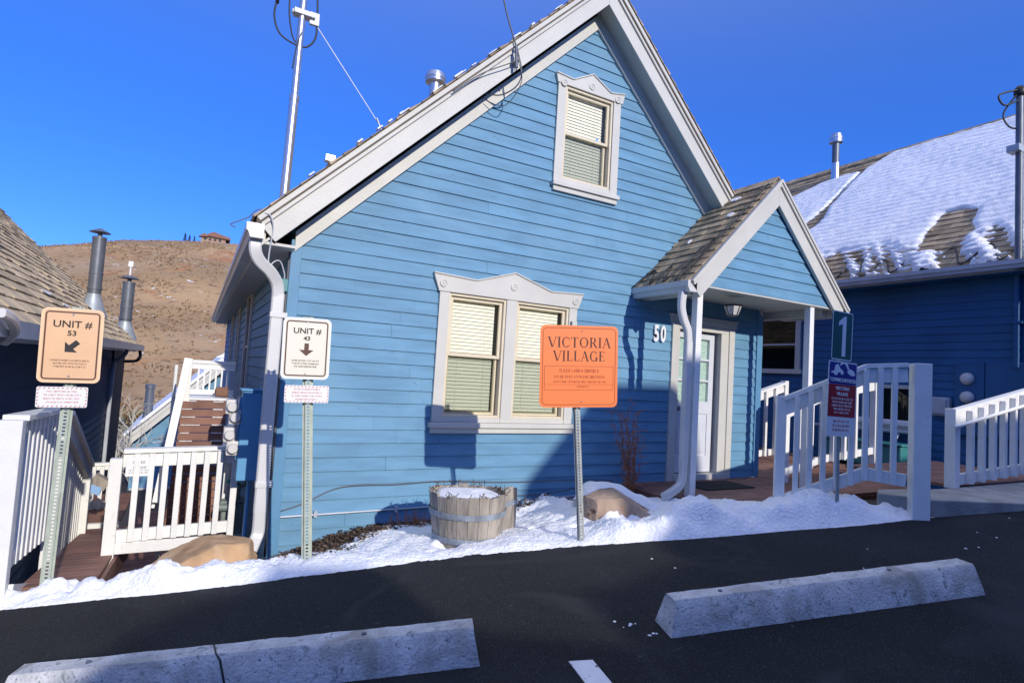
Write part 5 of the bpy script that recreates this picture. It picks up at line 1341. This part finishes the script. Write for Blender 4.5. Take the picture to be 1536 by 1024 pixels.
# ------------------------------------------------------------------ barrel planter
t = thing('barrel_planter', 'weathered half-barrel planter heaped with snow under the window', 'planter', (2.19, 4.6, .1))
C = V((2.19, 4.60, .09)); tilt = V((-.035, .0, 1)).normalized()
NS = 22; 
mb = MB()
def brl(f, h): return (.278+.062*f)*(1+.04*math.sin(f*math.pi))
for k in range(NS):
    a0, a1 = 2*math.pi*(k+.012)/NS, 2*math.pi*(k+.988)/NS
    am = (a0+a1)/2; hgt = .475+.012*random.uniform(-1, 1)
    ring = []
    for (ri, fz) in ((0, 0), (0, .33), (0, .66), (0, 1), (-.025, 1), (-.025, 0)):
        r = brl(fz, 0)+ri
        for a in (a0, a1):
            p = C+V((math.cos(a)*r, math.sin(a)*r, 0))+tilt*(hgt*fz+.0); ring.append(p)
    mb.add(ring, [(0, 1, 3, 2), (2, 3, 5, 4), (4, 5, 7, 6), (6, 7, 9, 8), (8, 9, 11, 10), (10, 11, 1, 0), (0, 2, 4, 6, 8, 10), (11, 9, 7, 5, 3, 1)])
bd = mb.build('staves', 'barrel', t, bevel=.004)
mb = MB()
for fz in (.18, .62):
    for hgt in (0,):
        r = brl(fz, 0)+.004; pts = []
        vs = []; n = 40
        for j in range(n):
            a = 2*math.pi*j/n
            for dz in (0, .05):
                for rr in (0, .004): vs.append(C+V((math.cos(a)*(r+rr+dz*.12), math.sin(a)*(r+rr+dz*.12), 0))+tilt*(.475*fz+dz))
        fs = []
        for j in range(n):
            q = j*4; w2_ = ((j+1) % n)*4; fs += [(q+1, w2_+1, w2_+3, q+3), (q, q+2, w2_+2, w2_), (q+2, q+3, w2_+3, w2_+2), (q, w2_, w2_+1, q+1)]
        mb.add(vs, fs)
mb.build('hoop', 'hoop', t)
mb = MB(); vs = []; fs = []; n = 30
for i in range(9):
    for j in range(n):
        r = .325*i/8; a = 2*math.pi*j/n; p = C+V((math.cos(a)*r, math.sin(a)*r, 0)); vs.append(p+tilt*(.43+.015*(1-i/8)+.018*noise.noise(V((p.x*9, p.y*9, 0)))*(1 if i < 8 else 0)+(.02 if i < 8 else -.03)))
for i in range(8):
    for j in range(n): fs.append((i*n+j, (i+1)*n+j, (i+1)*n+(j+1) % n, i*n+(j+1) % n))
mb.add(vs, fs); mb.build('snow_fill', 'snow', t, smooth=2)
mb = MB()
for _ in range(70):
    a = random.uniform(0, 6.28); r = random.uniform(.26, .36); p = C+V((math.cos(a)*r, math.sin(a)*r, .47)); mb.tube([p, p+V((random.gauss(0, .03), random.gauss(0, .03), random.uniform(.01, .06)))], .003, 4)
mb.build('dead_stems', 'mulch', t)['kind'] = 'stuff'
# flat slab piece against the barrel's right side
t = thing('wood_stave_panel', 'pale upright wooden panel leaning against the right side of the barrel', 'wooden panel', (2.6, 4.64, .1))
mb = MB()
for k in range(4):
    a = V((2.475+k*.068, 4.56+k*.040, .06)); mb.obox(a, (.064, .038, 0), (-.02, .033, 0), V((0, 0, .47+.012*((k*7) % 3)+.015)))
mb.build('staves', 'barrel', t, bevel=.005)
mb = MB(); mb.obox((2.47, 4.552, .40), (.28, .165, 0), (.003, -.004, 0), (0, 0, .045)); mb.build('hoop', 'hoop', t)

# ------------------------------------------------------------------ boulders
def boulder(name, label, c, s, rot, m, seed, fl=.0, cut=()):
    import bmesh
    bm = bmesh.new(); bmesh.ops.create_icosphere(bm, subdivisions=5, radius=1)
    R_ = Matrix.Rotation(rot, 3, 'Z')
    rng = random.Random(seed); planes = [(V(c_[:3]).normalized(), c_[3]) for c_ in cut]
    for _ in range(16):
        q = V((rng.gauss(0, 1), rng.gauss(0, 1), rng.gauss(0, .8))).normalized(); planes.append((q, rng.uniform(.74, .92)))
    for v in bm.verts:
        p = v.co.copy(); r = min([d_/p.dot(q) for q, d_ in planes if p.dot(q) > 1e-3]+[1])
        k = 1+.035*noise.noise(p*2+V((seed, 0, 0)))+.022*noise.noise(p*6+V((seed, 2, 0)))+.012*noise.noise(p*16)
        p = p*(r*k); p = V((p.x*s[0], p.y*s[1], p.z*s[2])); v.co = R_ @ p
    me = bpy.data.meshes.new(name); bm.to_mesh(me); bm.free(); me.polygons.foreach_set('use_smooth', [True]*len(me.polygons)); me.set_sharp_from_angle(angle=math.radians(32)); me.materials.append(M[m])
    o = bpy.data.objects.new(name, me); COL.objects.link(o); o.location = c; ORG[o.name] = V(c); tag(o, label, 'boulder'); return o
boulder('boulder', 'flat tan sandstone slab half buried in snow by the house corner', (.17, 5.30, -.10), (.52, .27, .30), .02, 'stone', 3, cut=((.1, 0, 1, .70), (-.62, -.1, .8, .48), (1, -.2, .1, .74), (0, -1, .25, .62)))
B2 = boulder('boulder', 'pinkish sandstone boulder under a snow cap behind the orange sign post', (3.67, 4.34, .27), (.56, .36, .38), -.03, 'stone2', 12, cut=((-.1, 0, 1, .70), (-1, -.1, .1, .72), (.55, -.2, .8, .52), (.1, -1, .1, .62), (-.5, -1, .2, .66)))
# snow cap (a heap lying on the boulder and trailing off right)
vs = []; fs = []; nx_, ny_ = 60, 30
for j in range(ny_+1):
    for i in range(nx_+1):
        x = 3.25+1.2*i/nx_; y = 4.2+.75*j/ny_
        cx = (x-4.02)/.50; cy = (y-4.70)/.32; q = cx*cx+cy*cy
        base_ = interp(x, [(3.25, .50), (3.65, .53), (3.9, .47), (4.1, .36), (4.5, .28)])
        th = max(0, 1-q)**.5*.14 + .035*noise.noise(V((x*6, y*6, 2)))
        vs.append((x, y, base_ - .06 + (th if q < 1 else -.25*(q-1)) - max(0, 4.5-y)*interp(x, [(3.3, .5), (4.0, .7)])))
n = nx_+1
for j in range(ny_):
    for i in range(nx_):
        x, y, z = vs[j*n+i]; q = ((x-4.02)/.50)**2+((y-4.70)/.32)**2
        if q < 1.35: fs.append((j*n+i, j*n+i+1, (j+1)*n+i+1, (j+1)*n+i))
mb = MB(); mb.add(vs, fs); tag(mb.build('snow_cap', 'snow', smooth=2), 'mound of snow draped over the pinkish boulder', kind='stuff')

# dry shrub
t = thing('dry_shrub', 'leafless reddish shrub against the wall left of the door', 'shrub', (4.72, 5.45, .15))
random.seed(21)
mb = MB()
for k in range(19):
    p = V((4.78+random.uniform(-.12, .14), 5.42+random.uniform(-.05, .05), .18)); h = random.uniform(.5, 1.2); pts = [p]; d = V((random.gauss(-.05, .14), random.gauss(0, .05), 1))
    for i in range(7): p = p+d*h/7+V((random.gauss(0, .018), random.gauss(0, .012), 0)); pts.append(p.copy())
    mb.tube(pts, .0062, 4, radii=[1-.11*i for i in range(8)])
    for q in pts[2:]:
        for _ in range(3):
            e = q+V((random.gauss(0, .055), random.gauss(0, .03), random.uniform(-.02, .08))); mb.tube([q, (q+e)/2+V((0, 0, .015)), e], .0032, 3)
            if random.random() < .6: mb.tube([e, e+V((random.gauss(0, .03), random.gauss(0, .02), random.uniform(-.03, .04)))], .002, 3)
for _ in range(160):
    p = V((random.gauss(4.78, .12), random.gauss(5.5, .06), .22+abs(random.gauss(0, .09)))); mb.tube([p, p+V((random.gauss(0, .05), random.gauss(0, .03), random.gauss(0, .04)))], .0025, 3)
mb.build('stems', 'twig', t)
# weeds at planter left
t = thing('dead_weeds', 'wiry dead weeds spilling left of the barrel', 'plant', (2.15, 5.3, .2))
mb = MB()
for k in range(70):
    p = V((random.uniform(1.75, 2.2), 5.45+random.uniform(-.08, .1), .05)); 
    mb.tube([p, p+V((random.gauss(0, .04), random.gauss(0, .03), random.uniform(.05, .16)))], .003, 3)
mb.build('stems', 'twig', t)

# ------------------------------------------------------------------ neighbour across the lot (behind the camera): throws the large shadow
t = thing('neighbour_house', 'tall gabled house across the lot behind the viewpoint', 'house', (3, -10, 0))
hd = V((-.10934, .994, 0)); ud = V((.994, .10934, 0)); s0 = -9
def Q(U, W): return ud*U+hd*s0+V((0, 0, W))
sil = [(-14, -2), (34, -2), (34, 5.95), (7.05, 5.95), (6.98, 6.2), (6.84, 6.97), (6.28, 7.35), (5.15, 7.36), (4.07, 6.2), (3.92, 5.4), (3.62, 5.2), (3.72, 5.10), (3.2, 5.06), (2.62, 5.02), (2.42, 4.75), (1.95, 4.9), (1.70, 5.05), (1.76, 5.35), (1.72, 5.47), (1.11, 5.60), (.95, 5.45), (.62, 5.41), (.25, 5.29), (-.03, 5.1), (-.2, 4.95), (-14, 4.8)]
mb = MB(); mb.prism([Q(a, b) for a, b in sil], -hd*1.5); mb.build('wall', mat('grey_blue_paint', (.08, .10, .12), .8), t)
mb = MB()
for k in range(9):
    o = Q(-10+k*4.5, 2.6)+hd*.0; mb.obox(o, ud*1.2, hd*.03, V((0, 0, 1.5)))
mb.build('window', 'dark', t)

# groups for repeated kinds (each keeps a label of its own)
for o in SC.objects:
    if o.parent is None and o.get('category'):
        g = {'railing': 'white wooden railings', 'roof vent': 'vents on the roofs', 'stove pipe': 'stove pipes on the tan roof', 'boulder': 'sandstone boulders in the snow'}.get(o['category'])
        if g and not o.get('group'): o['group'] = g
